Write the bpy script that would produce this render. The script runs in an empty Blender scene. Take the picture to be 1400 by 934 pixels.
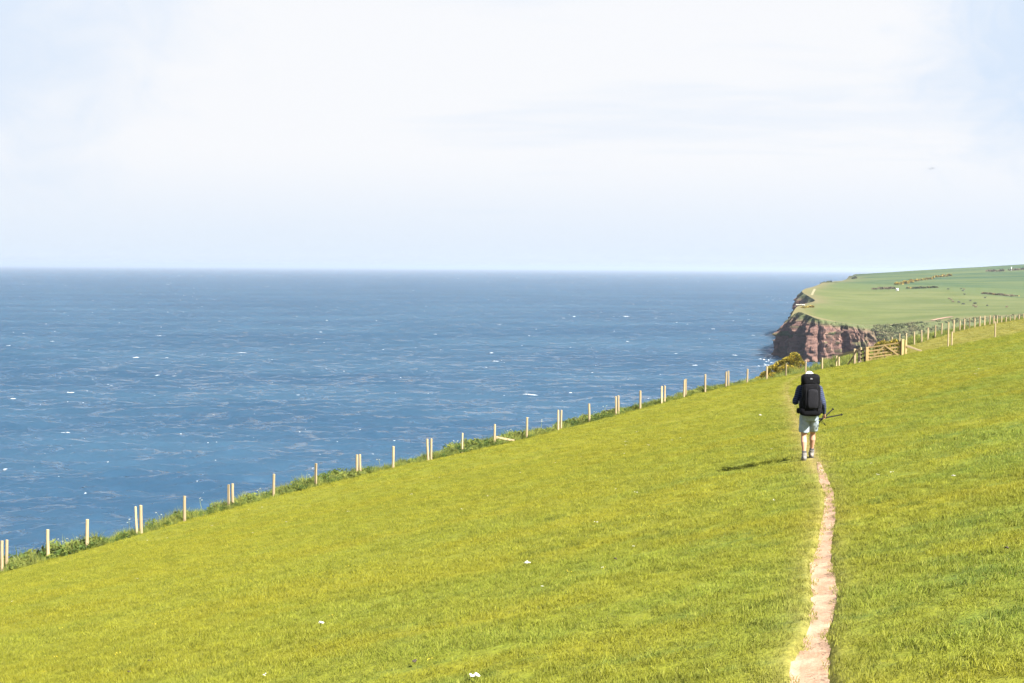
import bpy, bmesh, math, random
import numpy as np
from mathutils import Vector, Matrix, Euler, noise as mnoise
from mathutils.geometry import delaunay_2d_cdt

random.seed(7)
rng = np.random.default_rng(7)
C = bpy.context.scene.collection
SC = bpy.context.scene
R = math.radians

# ------------------------------------------------------------------ camera
F = 1944.0                       # focal length in photo pixels (1400 wide) = 50 mm
PITCH = math.atan((467 - 366.0) / F)
ROLL = 0.0062
cam_d = bpy.data.cameras.new('camera')
cam_d.sensor_width = 36.0
cam_d.lens = 50.0
cam_d.clip_start = 0.1
cam_d.clip_end = 300000.0
cam = bpy.data.objects.new('camera', cam_d)
C.objects.link(cam)
CAM_R = Matrix.Rotation(math.pi / 2 - PITCH, 3, 'X') @ Matrix.Rotation(ROLL, 3, 'Z')
cam.matrix_world = CAM_R.to_4x4()
SC.camera = cam


def P(px, py, Y):
    """world point on the ray through a photo pixel at depth Y (camera at the origin)"""
    d = CAM_R @ Vector(((px - 700) / F, (467 - py) / F, -1.0))
    return d * (Y / d.y)


# ------------------------------------------------------------------ light
SUN_AZ, SUN_EL = R(42), R(44.5)    # azimuth measured from straight behind the camera towards the right
SUN_DIR = Vector((math.sin(SUN_AZ) * math.cos(SUN_EL), -math.cos(SUN_AZ) * math.cos(SUN_EL), math.sin(SUN_EL)))
sun_d = bpy.data.lights.new('sun', 'SUN')
sun_d.energy = 5.0
sun_d.angle = R(0.53)
sun_d.color = (1.0, 0.95, 0.86)
sun = bpy.data.objects.new('sun', sun_d)
sun.rotation_euler = SUN_DIR.to_track_quat('Z', 'Y').to_euler()
C.objects.link(sun)

SC.view_settings.view_transform = 'Standard'
SC.view_settings.look = 'None'
SC.view_settings.gamma = 1.0
SC.view_settings.exposure = 2.25
SC.render.engine = 'CYCLES'
SC.cycles.max_bounces = 6
SC.cycles.diffuse_bounces = 3
SC.cycles.glossy_bounces = 2
SC.cycles.transmission_bounces = 3
SC.cycles.volume_bounces = 0

# ------------------------------------------------------------------ sky
world = bpy.data.worlds.new('World')
SC.world = world
world.use_nodes = True
nt = world.node_tree
nt.nodes.clear()


def N(nt, typ, **kw):
    n = nt.nodes.new(typ)
    for k, v in kw.items():
        if k == 'inp':
            for kk, vv in v.items():
                n.inputs[kk].default_value = vv
        else:
            setattr(n, k, v)
    return n


def math_node(nt, op, a, b=None, clamp=False):
    n = nt.nodes.new('ShaderNodeMath')
    n.operation = op
    n.use_clamp = clamp
    for i, v in enumerate((a, b)):
        if v is None:
            continue
        if isinstance(v, (int, float)):
            n.inputs[i].default_value = v
        else:
            nt.links.new(v, n.inputs[i])
    return n.outputs[0]


def mixc(nt, f, a, b, mode='MIX'):
    n = nt.nodes.new('ShaderNodeMix')
    n.data_type = 'RGBA'
    n.blend_type = mode
    for idx, v in ((0, f), (6, a), (7, b)):
        if isinstance(v, (int, float)):
            n.inputs[idx].default_value = v
        elif isinstance(v, (tuple, list)):
            n.inputs[idx].default_value = tuple(v) + ((1.0,) if len(v) == 3 else ())
        else:
            nt.links.new(v, n.inputs[idx])
    return n.outputs[2]


def maprange(nt, v, a, b, c=0.0, d=1.0, smooth=True):
    n = nt.nodes.new('ShaderNodeMapRange')
    n.interpolation_type = 'SMOOTHSTEP' if smooth else 'LINEAR'
    nt.links.new(v, n.inputs[0])
    for i, x in enumerate((a, b, c, d)):
        n.inputs[i + 1].default_value = x
    return n.outputs[0]


def noise_tex(nt, vec, scale, detail=4.0, rough=0.55, dist=0.0):
    n = nt.nodes.new('ShaderNodeTexNoise')
    n.inputs['Scale'].default_value = scale
    n.inputs['Detail'].default_value = detail
    n.inputs['Roughness'].default_value = rough
    n.inputs['Distortion'].default_value = dist
    if vec is not None:
        nt.links.new(vec, n.inputs['Vector'])
    return n.outputs[0]


def mapping(nt, vec, scale=(1, 1, 1), rot=(0, 0, 0), loc=(0, 0, 0)):
    n = nt.nodes.new('ShaderNodeMapping')
    n.inputs['Scale'].default_value = scale
    n.inputs['Rotation'].default_value = rot
    n.inputs['Location'].default_value = loc
    nt.links.new(vec, n.inputs['Vector'])
    return n.outputs[0]


sky = N(nt, 'ShaderNodeTexSky', sky_type='NISHITA', sun_disc=False)
sky.sun_elevation = SUN_EL
sky.sun_rotation = math.atan2(SUN_DIR.x, SUN_DIR.y)
sky.altitude = 60
sky.air_density = 1.0
sky.dust_density = 0.8
sky.ozone_density = 1.6
geo = N(nt, 'ShaderNodeNewGeometry')
tc = N(nt, 'ShaderNodeTexCoord')
dirv = tc.outputs['Generated']
sep = N(nt, 'ShaderNodeSeparateXYZ')
nt.links.new(dirv, sep.inputs[0])
zc = sep.outputs['Z']
# cirrus sheet: planar cloud coordinates (direction divided by its height), stretched along the horizon
den = math_node(nt, 'ADD', math_node(nt, 'MAXIMUM', zc, 0.0), 0.10)
cu = N(nt, 'ShaderNodeCombineXYZ')
nt.links.new(math_node(nt, 'DIVIDE', sep.outputs['X'], den), cu.inputs[0])
nt.links.new(math_node(nt, 'DIVIDE', sep.outputs['Y'], den), cu.inputs[1])
c1 = noise_tex(nt, mapping(nt, cu.outputs[0], (0.42, 0.62, 1), (0, 0, 0.35), (3.1, 0.6, 0)), 1.0, 5, 0.5, 0.4)
c2 = noise_tex(nt, mapping(nt, cu.outputs[0], (1.0, 2.6, 1), (0, 0, 0.5), (1.7, 4.2, 0)), 1.6, 6, 0.6, 0.8)
cl = math_node(nt, 'ADD', math_node(nt, 'MULTIPLY', c1, 0.72), math_node(nt, 'MULTIPLY', c2, 0.28))
cl = maprange(nt, cl, 0.30, 0.47, 0.68, 1.0)
band = maprange(nt, zc, 0.18, 0.42, 1.0, 0.30)


def cloud_gap(px, py, r0, r1, depth):
    """a hole in the sheet around one direction, its edge broken up by the wisps"""
    d = (CAM_R @ Vector(((px - 700) / F, (467 - py) / F, -1.0))).normalized()
    vm = N(nt, 'ShaderNodeVectorMath', operation='DISTANCE')
    nt.links.new(dirv, vm.inputs[0])
    vm.inputs[1].default_value = tuple(d)
    w = math_node(nt, 'ADD', vm.outputs['Value'], math_node(nt, 'MULTIPLY', math_node(nt, 'SUBTRACT', c3, 0.5), 0.15))
    return maprange(nt, w, r0, r1, 1.0 - depth, 1.0)


c3 = noise_tex(nt, mapping(nt, dirv, (22, 22, 30), (0.3, 0.2, 0.5)), 1.0, 6, 0.55, 0.6)
cover = math_node(nt, 'MULTIPLY', cl, band)
cover = math_node(nt, 'MULTIPLY', cover, cloud_gap(1450, 50, 0.015, 0.115, 0.9))
cover = math_node(nt, 'MULTIPLY', cover, cloud_gap(-160, -120, 0.08, 0.24, 0.75))
low = maprange(nt, zc, 0.0, 0.085, 0.15, 1.0)      # nearest the horizon the layer thins into a pale even blue
cover = math_node(nt, 'MULTIPLY', cover, low)
clear = mixc(nt, maprange(nt, zc, 0.15, 0.40), (2.85, 3.38, 4.1), sky.outputs[0])
clear = mixc(nt, maprange(nt, zc, 0.0, 0.12), (3.15, 3.58, 4.1), clear)
skycol = mixc(nt, cover, clear, (3.98, 4.04, 4.16))
bg = N(nt, 'ShaderNodeBackground')
bg.inputs['Strength'].default_value = 0.05
nt.links.new(skycol, bg.inputs['Color'])
out = N(nt, 'ShaderNodeOutputWorld')
nt.links.new(bg.outputs[0], out.inputs['Surface'])


# ------------------------------------------------------------------ helpers
def tag(o, label=None, cat=None, group=None, kind=None):
    if label: o['label'] = label
    if cat: o['category'] = cat
    if group: o['group'] = group
    if kind: o['kind'] = kind
    return o


def link(o, parent=None):
    C.objects.link(o)
    if parent is not None:
        o.parent = parent
    return o


def empty(name, loc=(0, 0, 0), rz=0.0):
    o = bpy.data.objects.new(name, None)
    o.location = loc
    o.rotation_euler = (0, 0, rz)
    o.empty_display_size = 0.3
    return link(o)


def mesh_obj(name, verts, faces, mat, parent=None, smooth=False):
    me = bpy.data.meshes.new(name)
    me.from_pydata(verts, [], faces)
    me.update()
    if mat: me.materials.append(mat)
    if smooth:
        me.polygons.foreach_set('use_smooth', [True] * len(me.polygons))
    return link(bpy.data.objects.new(name, me), parent)


def bm_obj(name, bm, mat, parent=None, smooth=True):
    me = bpy.data.meshes.new(name)
    bm.to_mesh(me)
    bm.free()
    if mat: me.materials.append(mat)
    if smooth:
        me.polygons.foreach_set('use_smooth', [True] * len(me.polygons))
    return link(bpy.data.objects.new(name, me), parent)


def frame_from(d):
    d = d.normalized()
    up = Vector((0, 0, 1)) if abs(d.z) < 0.9 else Vector((0, 1, 0))
    x = up.cross(d).normalized()
    return x, d.cross(x).normalized()


def tube(bm, pts, radii, seg=10, caps=True, flat=(1.0, 1.0), frame=None):
    pts = [Vector(p) for p in pts]
    rings = []
    for i, p in enumerate(pts):
        if i == 0: d = pts[1] - pts[0]
        elif i == len(pts) - 1: d = pts[-1] - pts[-2]
        else: d = (pts[i + 1] - pts[i]).normalized() + (pts[i] - pts[i - 1]).normalized()
        if frame: x, y = frame
        else: x, y = frame_from(d)
        r = radii[i] if isinstance(radii, (list, tuple)) else radii
        rx, ry = (r if isinstance(r, (list, tuple)) else (r * flat[0], r * flat[1]))
        rings.append([bm.verts.new(p + x * (rx * math.cos(2 * math.pi * k / seg)) + y * (ry * math.sin(2 * math.pi * k / seg))) for k in range(seg)])
    for a, b in zip(rings, rings[1:]):
        for k in range(seg):
            bm.faces.new((a[k], a[(k + 1) % seg], b[(k + 1) % seg], b[k]))
    if caps:
        bm.faces.new(list(reversed(rings[0])))
        bm.faces.new(rings[-1])
    return rings


def ball(bm, c, r, seg=14, rings=9, rot=None):
    m = Matrix.Translation(Vector(c))
    if rot is not None: m = m @ rot.to_4x4()
    if not isinstance(r, (tuple, list)): r = (r, r, r)
    m = m @ Matrix.Diagonal((r[0], r[1], r[2], 1.0))
    return bmesh.ops.create_uvsphere(bm, u_segments=seg, v_segments=rings, radius=1.0, matrix=m)['verts']


def capsule(bm, a, b, ra, rb, seg=12, fx=1.0, fy=1.0):
    a, b = Vector(a), Vector(b)
    tube(bm, [a, b], [(ra * fx, ra * fy), (rb * fx, rb * fy)], seg)
    ball(bm, a, ra, 12, 8)
    ball(bm, b, rb, 12, 8)


def box(bm, c, s, rot=None, bevel=0.0):
    m = Matrix.Translation(Vector(c))
    if rot is not None: m = m @ rot.to_4x4()
    m = m @ Matrix.Diagonal((s[0], s[1], s[2], 1.0))
    vs = bmesh.ops.create_cube(bm, size=1.0, matrix=m)['verts']
    if bevel > 0:
        es = list({e for v in vs for e in v.link_edges})
        bmesh.ops.bevel(bm, geom=es, offset=bevel, segments=2, affect='EDGES', profile=0.6)
    return vs


def beam(bm, a, b, w, h, bevel=0.006):
    a, b = Vector(a), Vector(b)
    d = b - a
    x, y = frame_from(d)
    rot = Matrix((x, y, d.normalized())).transposed()
    box(bm, (a + b) / 2, (w, h, d.length), rot, bevel)


def remeshed(name, bm, voxel, mat, parent=None, smooth_it=2, decimate=None):
    me = bpy.data.meshes.new('tmp')
    bm.to_mesh(me)
    bm.free()
    o = bpy.data.objects.new('tmp', me)
    C.objects.link(o)
    m = o.modifiers.new('r', 'REMESH')
    m.mode = 'VOXEL'
    m.voxel_size = voxel
    if smooth_it:
        s = o.modifiers.new('s', 'SMOOTH')
        s.iterations = smooth_it
        s.factor = 0.5
    if decimate:
        dm = o.modifiers.new('d', 'DECIMATE')
        dm.ratio = decimate
    dg = bpy.context.evaluated_depsgraph_get()
    dg.update()
    new = bpy.data.meshes.new_from_object(o.evaluated_get(dg))
    new.name = name
    bpy.data.objects.remove(o)
    bpy.data.meshes.remove(me)
    if mat:
        new.materials.clear()
        new.materials.append(mat)
    new.polygons.foreach_set('use_smooth', [True] * len(new.polygons))
    return link(bpy.data.objects.new(name, new), parent)


def mat_new(name):
    m = bpy.data.materials.new(name)
    m.use_nodes = True
    t = m.node_tree
    b = t.nodes['Principled BSDF']
    return m, t, b


def simple_mat(name, col, rough=0.8, var=0.25, scale=12.0, bump=0.0, spec=0.3, col2=None):
    m, t, b = mat_new(name)
    tcn = N(t, 'ShaderNodeTexCoord')
    n = noise_tex(t, tcn.outputs['Object'], scale, 5, 0.6)
    c2 = col2 if col2 else tuple(c * (1 - var) for c in col)
    t.links.new(mixc(t, maprange(t, n, 0.3, 0.7), c2, col), b.inputs['Base Color'])
    b.inputs['Roughness'].default_value = rough
    b.inputs['Specular IOR Level'].default_value = spec
    if bump:
        bn = N(t, 'ShaderNodeBump')
        bn.inputs['Strength'].default_value = bump
        bn.inputs['Distance'].default_value = 0.01
        t.links.new(n, bn.inputs['Height'])
        t.links.new(bn.outputs[0], b.inputs['Normal'])
    return m


def fbm(x, y, z=0.0, sc=1.0):
    return mnoise.noise(Vector((x * sc, y * sc, z)))


# ------------------------------------------------------------------ terrain of the near field
def Yf(px):                       # depth of the straight cliff-edge fence under a photo column
    return 1.0 / (0.01326 - 0.01666 * (px - 700) / F)


def Xf(Y):                        # plan position of the same fence
    return (Y - 75.4) / 1.2564


FENCE_BASE = [(4, 780), (66, 763), (119, 749.5), (188, 731), (253, 712), (314, 692.5), (374, 680.5), (431.5, 665), (488, 652),
              (537, 640), (586, 630.5), (631.5, 620.6), (676, 608.6), (720, 597.5), (765, 589.5), (806, 578.5), (843, 568.5),
              (875, 559), (906, 552.6), (936, 544), (964, 535.6), (994, 530), (1021, 526), (1048, 522), (1074.5, 517.3),
              (1100.5, 514), (1124, 510.5), (1145, 504), (1250, 471), (1269, 466), (1287, 459.5), (1312, 452.5), (1332, 449.5), (1352, 446), (1375, 442), (1400, 438)]
ctrl = [P(px, py, Yf(px)) for px, py in FENCE_BASE]
PERSON = P(1105, 631.5, 28.8)
PATH_PX = [  # left edge, right edge, row
    (1086, 1135, 934), (1083, 1137, 897), (1103, 1132, 868), (1107, 1140, 848), (1110, 1149, 803), (1107, 1138, 765), (1119, 1139, 741),
    (1120, 1143, 720), (1127, 1145, 690), (1127, 1140, 668), (1117, 1133, 650), (1111, 1129, 634), (1104, 1118, 615), (1093, 1106, 590), (1082, 1092, 562), (1072, 1083, 538), (1073, 1083, 526)]
PL = np.array([-2.46, 0.2106, -0.0908])


def on_plane(px, py):
    d = CAM_R @ Vector(((px - 700) / F, (467 - py) / F, -1.0))
    # t*dz = a + b t dx + c t dy
    t = PL[0] / (d.z - PL[1] * d.x - PL[2] * d.y)
    return d * t


ctrl += [PERSON]
for (pl, pr, py) in PATH_PX[:6]:
    ctrl.append(on_plane((pl + pr) / 2, py))
CROSS_BASE = [(1168, 497, 103), (1177, 497.5, 102), (1185, 496.5, 101), (1233, 488, 100), (1238, 487, 100), (1296, 474, 100), (1301, 475, 101), (1360, 462, 100)]
ctrl += [P(*c) for c in CROSS_BASE]
cp = np.array([tuple(c) for c in ctrl])
A = np.c_[np.ones(len(cp)), cp[:, :2]]
PL = np.linalg.lstsq(A, cp[:, 2], rcond=None)[0]
res = cp[:, 2] - A @ PL
SIG = 9.0
K = np.exp(-((cp[:, None, :2] - cp[None, :, :2]) ** 2).sum(-1) / (2 * SIG * SIG))
W = np.linalg.solve(K + 0.05 * np.eye(len(cp)), res)


def base_z(x, y):
    """numpy: smooth hill (x, y arrays)"""
    x = np.asarray(x, float); y = np.asarray(y, float)
    z = PL[0] + PL[1] * x + PL[2] * y
    sh = x.shape
    d2 = (x.reshape(-1, 1) - cp[:, 0]) ** 2 + (y.reshape(-1, 1) - cp[:, 1]) ** 2
    z = z + (np.exp(-d2 / (2 * SIG * SIG)) @ W).reshape(sh)
    return z


# path centre line as functions of Y
_pp = []
for (pl, pr, py) in PATH_PX:
    a, b = on_plane(pl, py), on_plane(pr, py)
    _pp.append((0.5 * (a.y + b.y), 0.5 * (a.x + b.x), (b.x - a.x)))
_pp.sort()
pY = np.array([-40.0, 0.0, 5.0] + [p[0] for p in _pp])
x0 = _pp[0][1]
pX = np.array([x0 - 4.0, x0 - 1.2, x0 - 0.6] + [p[1] for p in _pp])
pW = np.array([0.3, 0.3, 0.3] + [p[2] for p in _pp])
# beyond the bush the walked line bends along the fence to the gate
lastY, lastX = pY[-1], pX[-1]
gx, gy = P(1178, 497, 101).x, 101.0
pY = np.append(pY, [max(lastY + 4, 96.0), 101.0, 320.0])
pX = np.append(pX, [0.5 * (lastX + gx), gx, Xf(320.0) + 8.0])
pW = np.append(pW, [0.35, 0.35, 0.35])


def path_x(y):
    y = np.asarray(y, float)
    return np.interp(y, pY, pX)


def path_w(y):
    return np.interp(np.asarray(y, float), pY, pW)


SQ = 1.2564 / math.hypot(1, 1.2564)


def sea_drop(dx, y):
    """extra drop seaward of the fence; dx = metres left of the fence"""
    d = np.maximum(dx, 0.0) * SQ
    drop = np.where(d < 2.2, 0.02 * d, 0.044 + (d - 2.2) * 0.75)
    drop = np.where(d > 6.0, 2.9 + (d - 6.0) * 1.9, drop)
    rise = 0.55 * np.exp(-((y - 109.0) / 9.0) ** 2) * np.exp(-((d - 2.6) / 1.6) ** 2)
    return drop - rise


def lumps(x, y):
    return 0.035 * fbm(x, y, 1.3, 0.45) + 0.02 * fbm(x, y, 4.0, 1.4) + 0.10 * fbm(x, y, 9.1, 0.09)


def ground_arr(x, y, lump=True, channel=True):
    x = np.asarray(x, float); y = np.asarray(y, float)
    z = base_z(x, y) - sea_drop(Xf(y) - x, y)
    if lump:
        z = z + np.array([lumps(a, b) for a, b in zip(x.ravel(), y.ravel())]).reshape(x.shape)
    if channel:
        hw = path_w(y) * 0.5
        d = np.abs(x - path_x(y))
        vis = np.clip((27.5 - y) / 6.0, 0.15, 1.0) * (y < 101)
        prof = 1.0 - np.clip((d - hw) / 0.08, 0.0, 1.0)
        prof = prof * prof * (3 - 2 * prof)
        z = z - 0.065 * vis * prof
    return z


def gz(x, y, channel=True):
    return float(ground_arr(np.array([x]), np.array([y]), True, channel)[0])


print('terrain plane', PL, 'max residual', np.abs(res).max(), 'person', PERSON[:], gz(PERSON.x, PERSON.y))

# ------------------------------------------------------------------ ground materials
def position(t):
    return N(t, 'ShaderNodeNewGeometry').outputs['Position']


def grass_color(t, worn=None):
    """world-space turf colour shared by the turf sheet and its blades"""
    pos = position(t)
    n1 = noise_tex(t, mapping(t, pos, (0.16, 0.30, 0.0)), 1.0, 4, 0.6)
    n2 = noise_tex(t, mapping(t, pos, (0.75, 1.5, 0.0), (0, 0, 0.35)), 1.0, 4, 0.6)
    n3 = noise_tex(t, mapping(t, pos, (7.0, 7.0, 0.0)), 1.0, 2, 0.5)
    sx = N(t, 'ShaderNodeSeparateXYZ')
    t.links.new(pos, sx.inputs[0])
    c = mixc(t, maprange(t, n1, 0.33, 0.66), (0.107, 0.139, 0.017), (0.153, 0.149, 0.011))
    c = mixc(t, math_node(t, 'MULTIPLY', maprange(t, n2, 0.50, 0.70), 0.72), c, (0.062, 0.100, 0.019))
    c = mixc(t, math_node(t, 'MULTIPLY', maprange(t, n3, 0.52, 0.8), 0.45), c, (0.180, 0.178, 0.024))
    # the seaward part of the pasture is drier and yellower than the turf by the trodden line
    dry = maprange(t, math_node(t, 'SUBTRACT', math_node(t, 'MULTIPLY', sx.outputs['Y'], 0.35), sx.outputs['X']), -2.0, 14.0, 0.0, 0.55)
    c = mixc(t, dry, c, (0.156, 0.149, 0.010))
    if worn is not None:
        c = mixc(t, worn, c, (0.215, 0.170, 0.060))
    return c


def make_turf_mat():
    m, t, b = mat_new('turf')
    at = N(t, 'ShaderNodeAttribute', attribute_name='worn')
    at2 = N(t, 'ShaderNodeAttribute', attribute_name='verge')
    c = grass_color(t, at.outputs['Fac'])
    pos = position(t)
    n = noise_tex(t, pos, 9.0, 5, 0.65)
    c = mixc(t, math_node(t, 'MULTIPLY', maprange(t, n, 0.35, 0.75), 0.5), c, (0.05, 0.055, 0.012))
    soil = mixc(t, noise_tex(t, pos, 3.0, 5, 0.6), (0.13, 0.10, 0.05), (0.06, 0.085, 0.02))
    c = mixc(t, at2.outputs['Fac'], c, soil)
    t.links.new(c, b.inputs['Base Color'])
    b.inputs['Roughness'].default_value = 0.95
    b.inputs['Specular IOR Level'].default_value = 0.1
    bn = N(t, 'ShaderNodeBump')
    bn.inputs['Strength'].default_value = 0.8
    bn.inputs['Distance'].default_value = 0.06
    t.links.new(n, bn.inputs['Height'])
    t.links.new(bn.outputs[0], b.inputs['Normal'])
    return m


def make_blade_mat(name, kind='turf'):
    m, t, b = mat_new(name)
    oi = N(t, 'ShaderNodeObjectInfo')
    if kind == 'turf':
        at = N(t, 'ShaderNodeAttribute', attribute_name='worn', attribute_type='INSTANCER')
        c = grass_color(t, at.outputs['Fac'])
    else:
        pos = position(t)
        n = noise_tex(t, pos, 0.9, 4, 0.6)
        c = mixc(t, maprange(t, n, 0.35, 0.65), (0.040, 0.072, 0.016), (0.120, 0.140, 0.034))
    hv = N(t, 'ShaderNodeAttribute', attribute_name='tint')
    c = mixc(t, math_node(t, 'MULTIPLY', hv.outputs['Fac'], -1.0, True), c, (0.035, 0.050, 0.008))
    c = mixc(t, math_node(t, 'MULTIPLY', hv.outputs['Fac'], 0.75, True), c, (0.215, 0.215, 0.040))
    rnd = maprange(t, oi.outputs['Random'], 0, 1, 0.74, 1.30, False)
    gm = N(t, 'ShaderNodeMix', data_type='RGBA', blend_type='MULTIPLY')
    gm.inputs[0].default_value = 1.0
    t.links.new(c, gm.inputs[6])
    cc = N(t, 'ShaderNodeCombineColor')
    for i in range(3):
        t.links.new(rnd, cc.inputs[i])
    t.links.new(cc.outputs[0], gm.inputs[7])
    c = gm.outputs[2]
    # soft blades: shade them mostly by the lie of the sward
    g = N(t, 'ShaderNodeNewGeometry')
    vm = N(t, 'ShaderNodeMix', data_type='VECTOR')
    vm.inputs[0].default_value = 0.5
    t.links.new(g.outputs['Normal'], vm.inputs[4])
    vm.inputs[5].default_value = (0.0, -0.12, 1.0)
    vn = N(t, 'ShaderNodeVectorMath', operation='NORMALIZE')
    t.links.new(vm.outputs[1], vn.inputs[0])
    t.links.new(vn.outputs[0], b.inputs['Normal'])
    t.links.new(c, b.inputs['Base Color'])
    b.inputs['Roughness'].default_value = 0.55
    b.inputs['Specular IOR Level'].default_value = 0.10
    tr = N(t, 'ShaderNodeBsdfTranslucent')
    t.links.new(mixc(t, 1.0, c, (1.0, 1.0, 0.55), 'MULTIPLY'), tr.inputs['Color'])
    mx = N(t, 'ShaderNodeMixShader')
    mx.inputs[0].default_value = 0.38
    t.links.new(b.outputs[0], mx.inputs[1])
    t.links.new(tr.outputs[0], mx.inputs[2])
    t.links.new(mx.outputs[0], t.nodes['Material Output'].inputs['Surface'])
    return m


M_turf = make_turf_mat()
M_blade = make_blade_mat('grass_blade')
M_leaf = make_blade_mat('verge_leaf', 'verge')

# ------------------------------------------------------------------ ground sheet
rows = list(np.arange(-30, 6, 1.5)) + list(np.arange(6, 34, 0.16)) + list(np.arange(34, 60, 0.5)) + list(np.arange(60, 130, 1.0)) + list(np.arange(130, 321, 6.0))
rows = np.array(rows)
near_off = list(np.arange(-0.62, 0.621, 0.045))
lf = (np.linspace(0, 1, 46)[1:]) ** 1.6
rt = (np.linspace(0, 1, 36)[1:]) ** 2.0
sd = np.array([0.4, 0.8, 1.3, 1.8, 2.3, 2.8, 3.3, 4, 5, 6, 7.5, 9, 12, 16, 22, 32, 45])
gx_, gy_ = [], []
for y in rows:
    c = float(path_x(y))
    xf = Xf(y)
    left0 = c - 0.66
    if xf > left0 - 2.0:
        xf = left0 - 2.0
    L = left0 - lf * (left0 - xf)
    L = np.concatenate([L, xf - sd])
    Rr = c + 0.66 + rt * 170.0
    xs = np.concatenate([L[::-1], c + np.array(near_off), Rr])
    gx_.append(xs)
    gy_.append(np.full(len(xs), y))
GX, GY = np.array(gx_), np.array(gy_)
GZ = ground_arr(GX, GY)
nr, nc = GX.shape
verts = np.stack([GX, GY, np.maximum(GZ, -64.0)], -1).reshape(-1, 3)
idx = np.arange(nr * nc).reshape(nr, nc)
faces = np.stack([idx[:-1, :-1], idx[:-1, 1:], idx[1:, 1:], idx[1:, :-1]], -1).reshape(-1, 4)
ground = mesh_obj('ground', verts.tolist(), faces.tolist(), M_turf, smooth=True)
tag(ground, 'sunlit grass pasture sloping down to the cliff edge fence', kind='structure')


def worn_at(x, y):
    x = np.asarray(x, float); y = np.asarray(y, float)
    hw = path_w(y) * 0.5
    d = np.abs(x - path_x(y) + 0.04) - hw
    w = np.where(y > 25.5, 1.0, 0.55) * np.exp(-np.maximum(d, 0) / 0.14)
    w = w * np.where(y > 26, 0.95, 1.0) * np.where(y > 101, 0.0, 1.0) * np.clip((100 - y) / 30 + 0.35, 0, 1)
    return np.maximum(w, np.where((y > 100.8) & (x > 26) & (x < 44), 0.45, 0.0))


at = ground.data.attributes.new('worn', 'FLOAT', 'POINT')
at.data.foreach_set('value', worn_at(verts[:, 0], verts[:, 1]))
at = ground.data.attributes.new('verge', 'FLOAT', 'POINT')
dv = (Xf(verts[:, 1]) - verts[:, 0]) * SQ
at.data.foreach_set('value', np.clip((dv - 0.2) / 1.2, 0, 1))

# trodden earth path lying in its channel
def make_path_mat():
    m, t, b = mat_new('trodden_earth')
    pos = position(t)
    n = noise_tex(t, mapping(t, pos, (5.0, 3.2, 4.0)), 1.0, 6, 0.65)
    n2 = noise_tex(t, pos, 28.0, 4, 0.6)
    c = mixc(t, maprange(t, n, 0.3, 0.7), (0.232, 0.146, 0.094), (0.325, 0.220, 0.154))
    c = mixc(t, math_node(t, 'MULTIPLY', maprange(t, n2, 0.55, 0.75), 0.6), c, (0.18, 0.11, 0.065))
    t.links.new(c, b.inputs['Base Color'])
    b.inputs['Roughness'].default_value = 0.95
    b.inputs['Specular IOR Level'].default_value = 0.1
    bn = N(t, 'ShaderNodeBump')
    bn.inputs['Strength'].default_value = 0.7
    bn.inputs['Distance'].default_value = 0.03
    t.links.new(math_node(t, 'ADD', n, math_node(t, 'MULTIPLY', n2, 0.4)), bn.inputs['Height'])
    t.links.new(bn.outputs[0], b.inputs['Normal'])
    return m


py_ = np.arange(-30, 27.8, 0.12)
cols = np.linspace(-1, 1, 9)
PXs, PYs = [], []
for y in py_:
    hw = float(path_w(y)) * 0.5
    fade = min(1.0, max(0.12, 0.25 + (27.2 - y) / 4.0))
    l = -hw * fade * (1 + 0.34 * fbm(y, 0.0, 2.0, 1.1) + 0.25 * fbm(y, 3.0, 2.0, 4.0)) - 0.03
    r_ = hw * fade * (1 + 0.24 * fbm(y, 9.0, 5.0, 1.3) + 0.20 * fbm(y, 5.0, 2.0, 4.5)) + 0.02
    xs = float(path_x(y)) + np.where(cols < 0, -cols * l, cols * r_)
    PXs.append(xs); PYs.append(np.full(9, y))
PXs, PYs = np.array(PXs), np.array(PYs)
PZ = ground_arr(PXs, PYs) + 0.012 + 0.006 * np.array([fbm(a, b, 0, 6.0) for a, b in zip(PXs.ravel(), PYs.ravel())]).reshape(PXs.shape)
PZ[:, 0] -= 0.01; PZ[:, -1] -= 0.01
pv = np.stack([PXs, PYs, PZ], -1).reshape(-1, 3)
ii = np.arange(PXs.size).reshape(PXs.shape)
pf = np.stack([ii[:-1, :-1], ii[:-1, 1:], ii[1:, 1:], ii[1:, :-1]], -1).reshape(-1, 4)
path = mesh_obj('path', pv.tolist(), pf.tolist(), make_path_mat(), smooth=True)
tag(path, 'narrow bare pinkish earth footpath worn through the grass', kind='structure')


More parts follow.
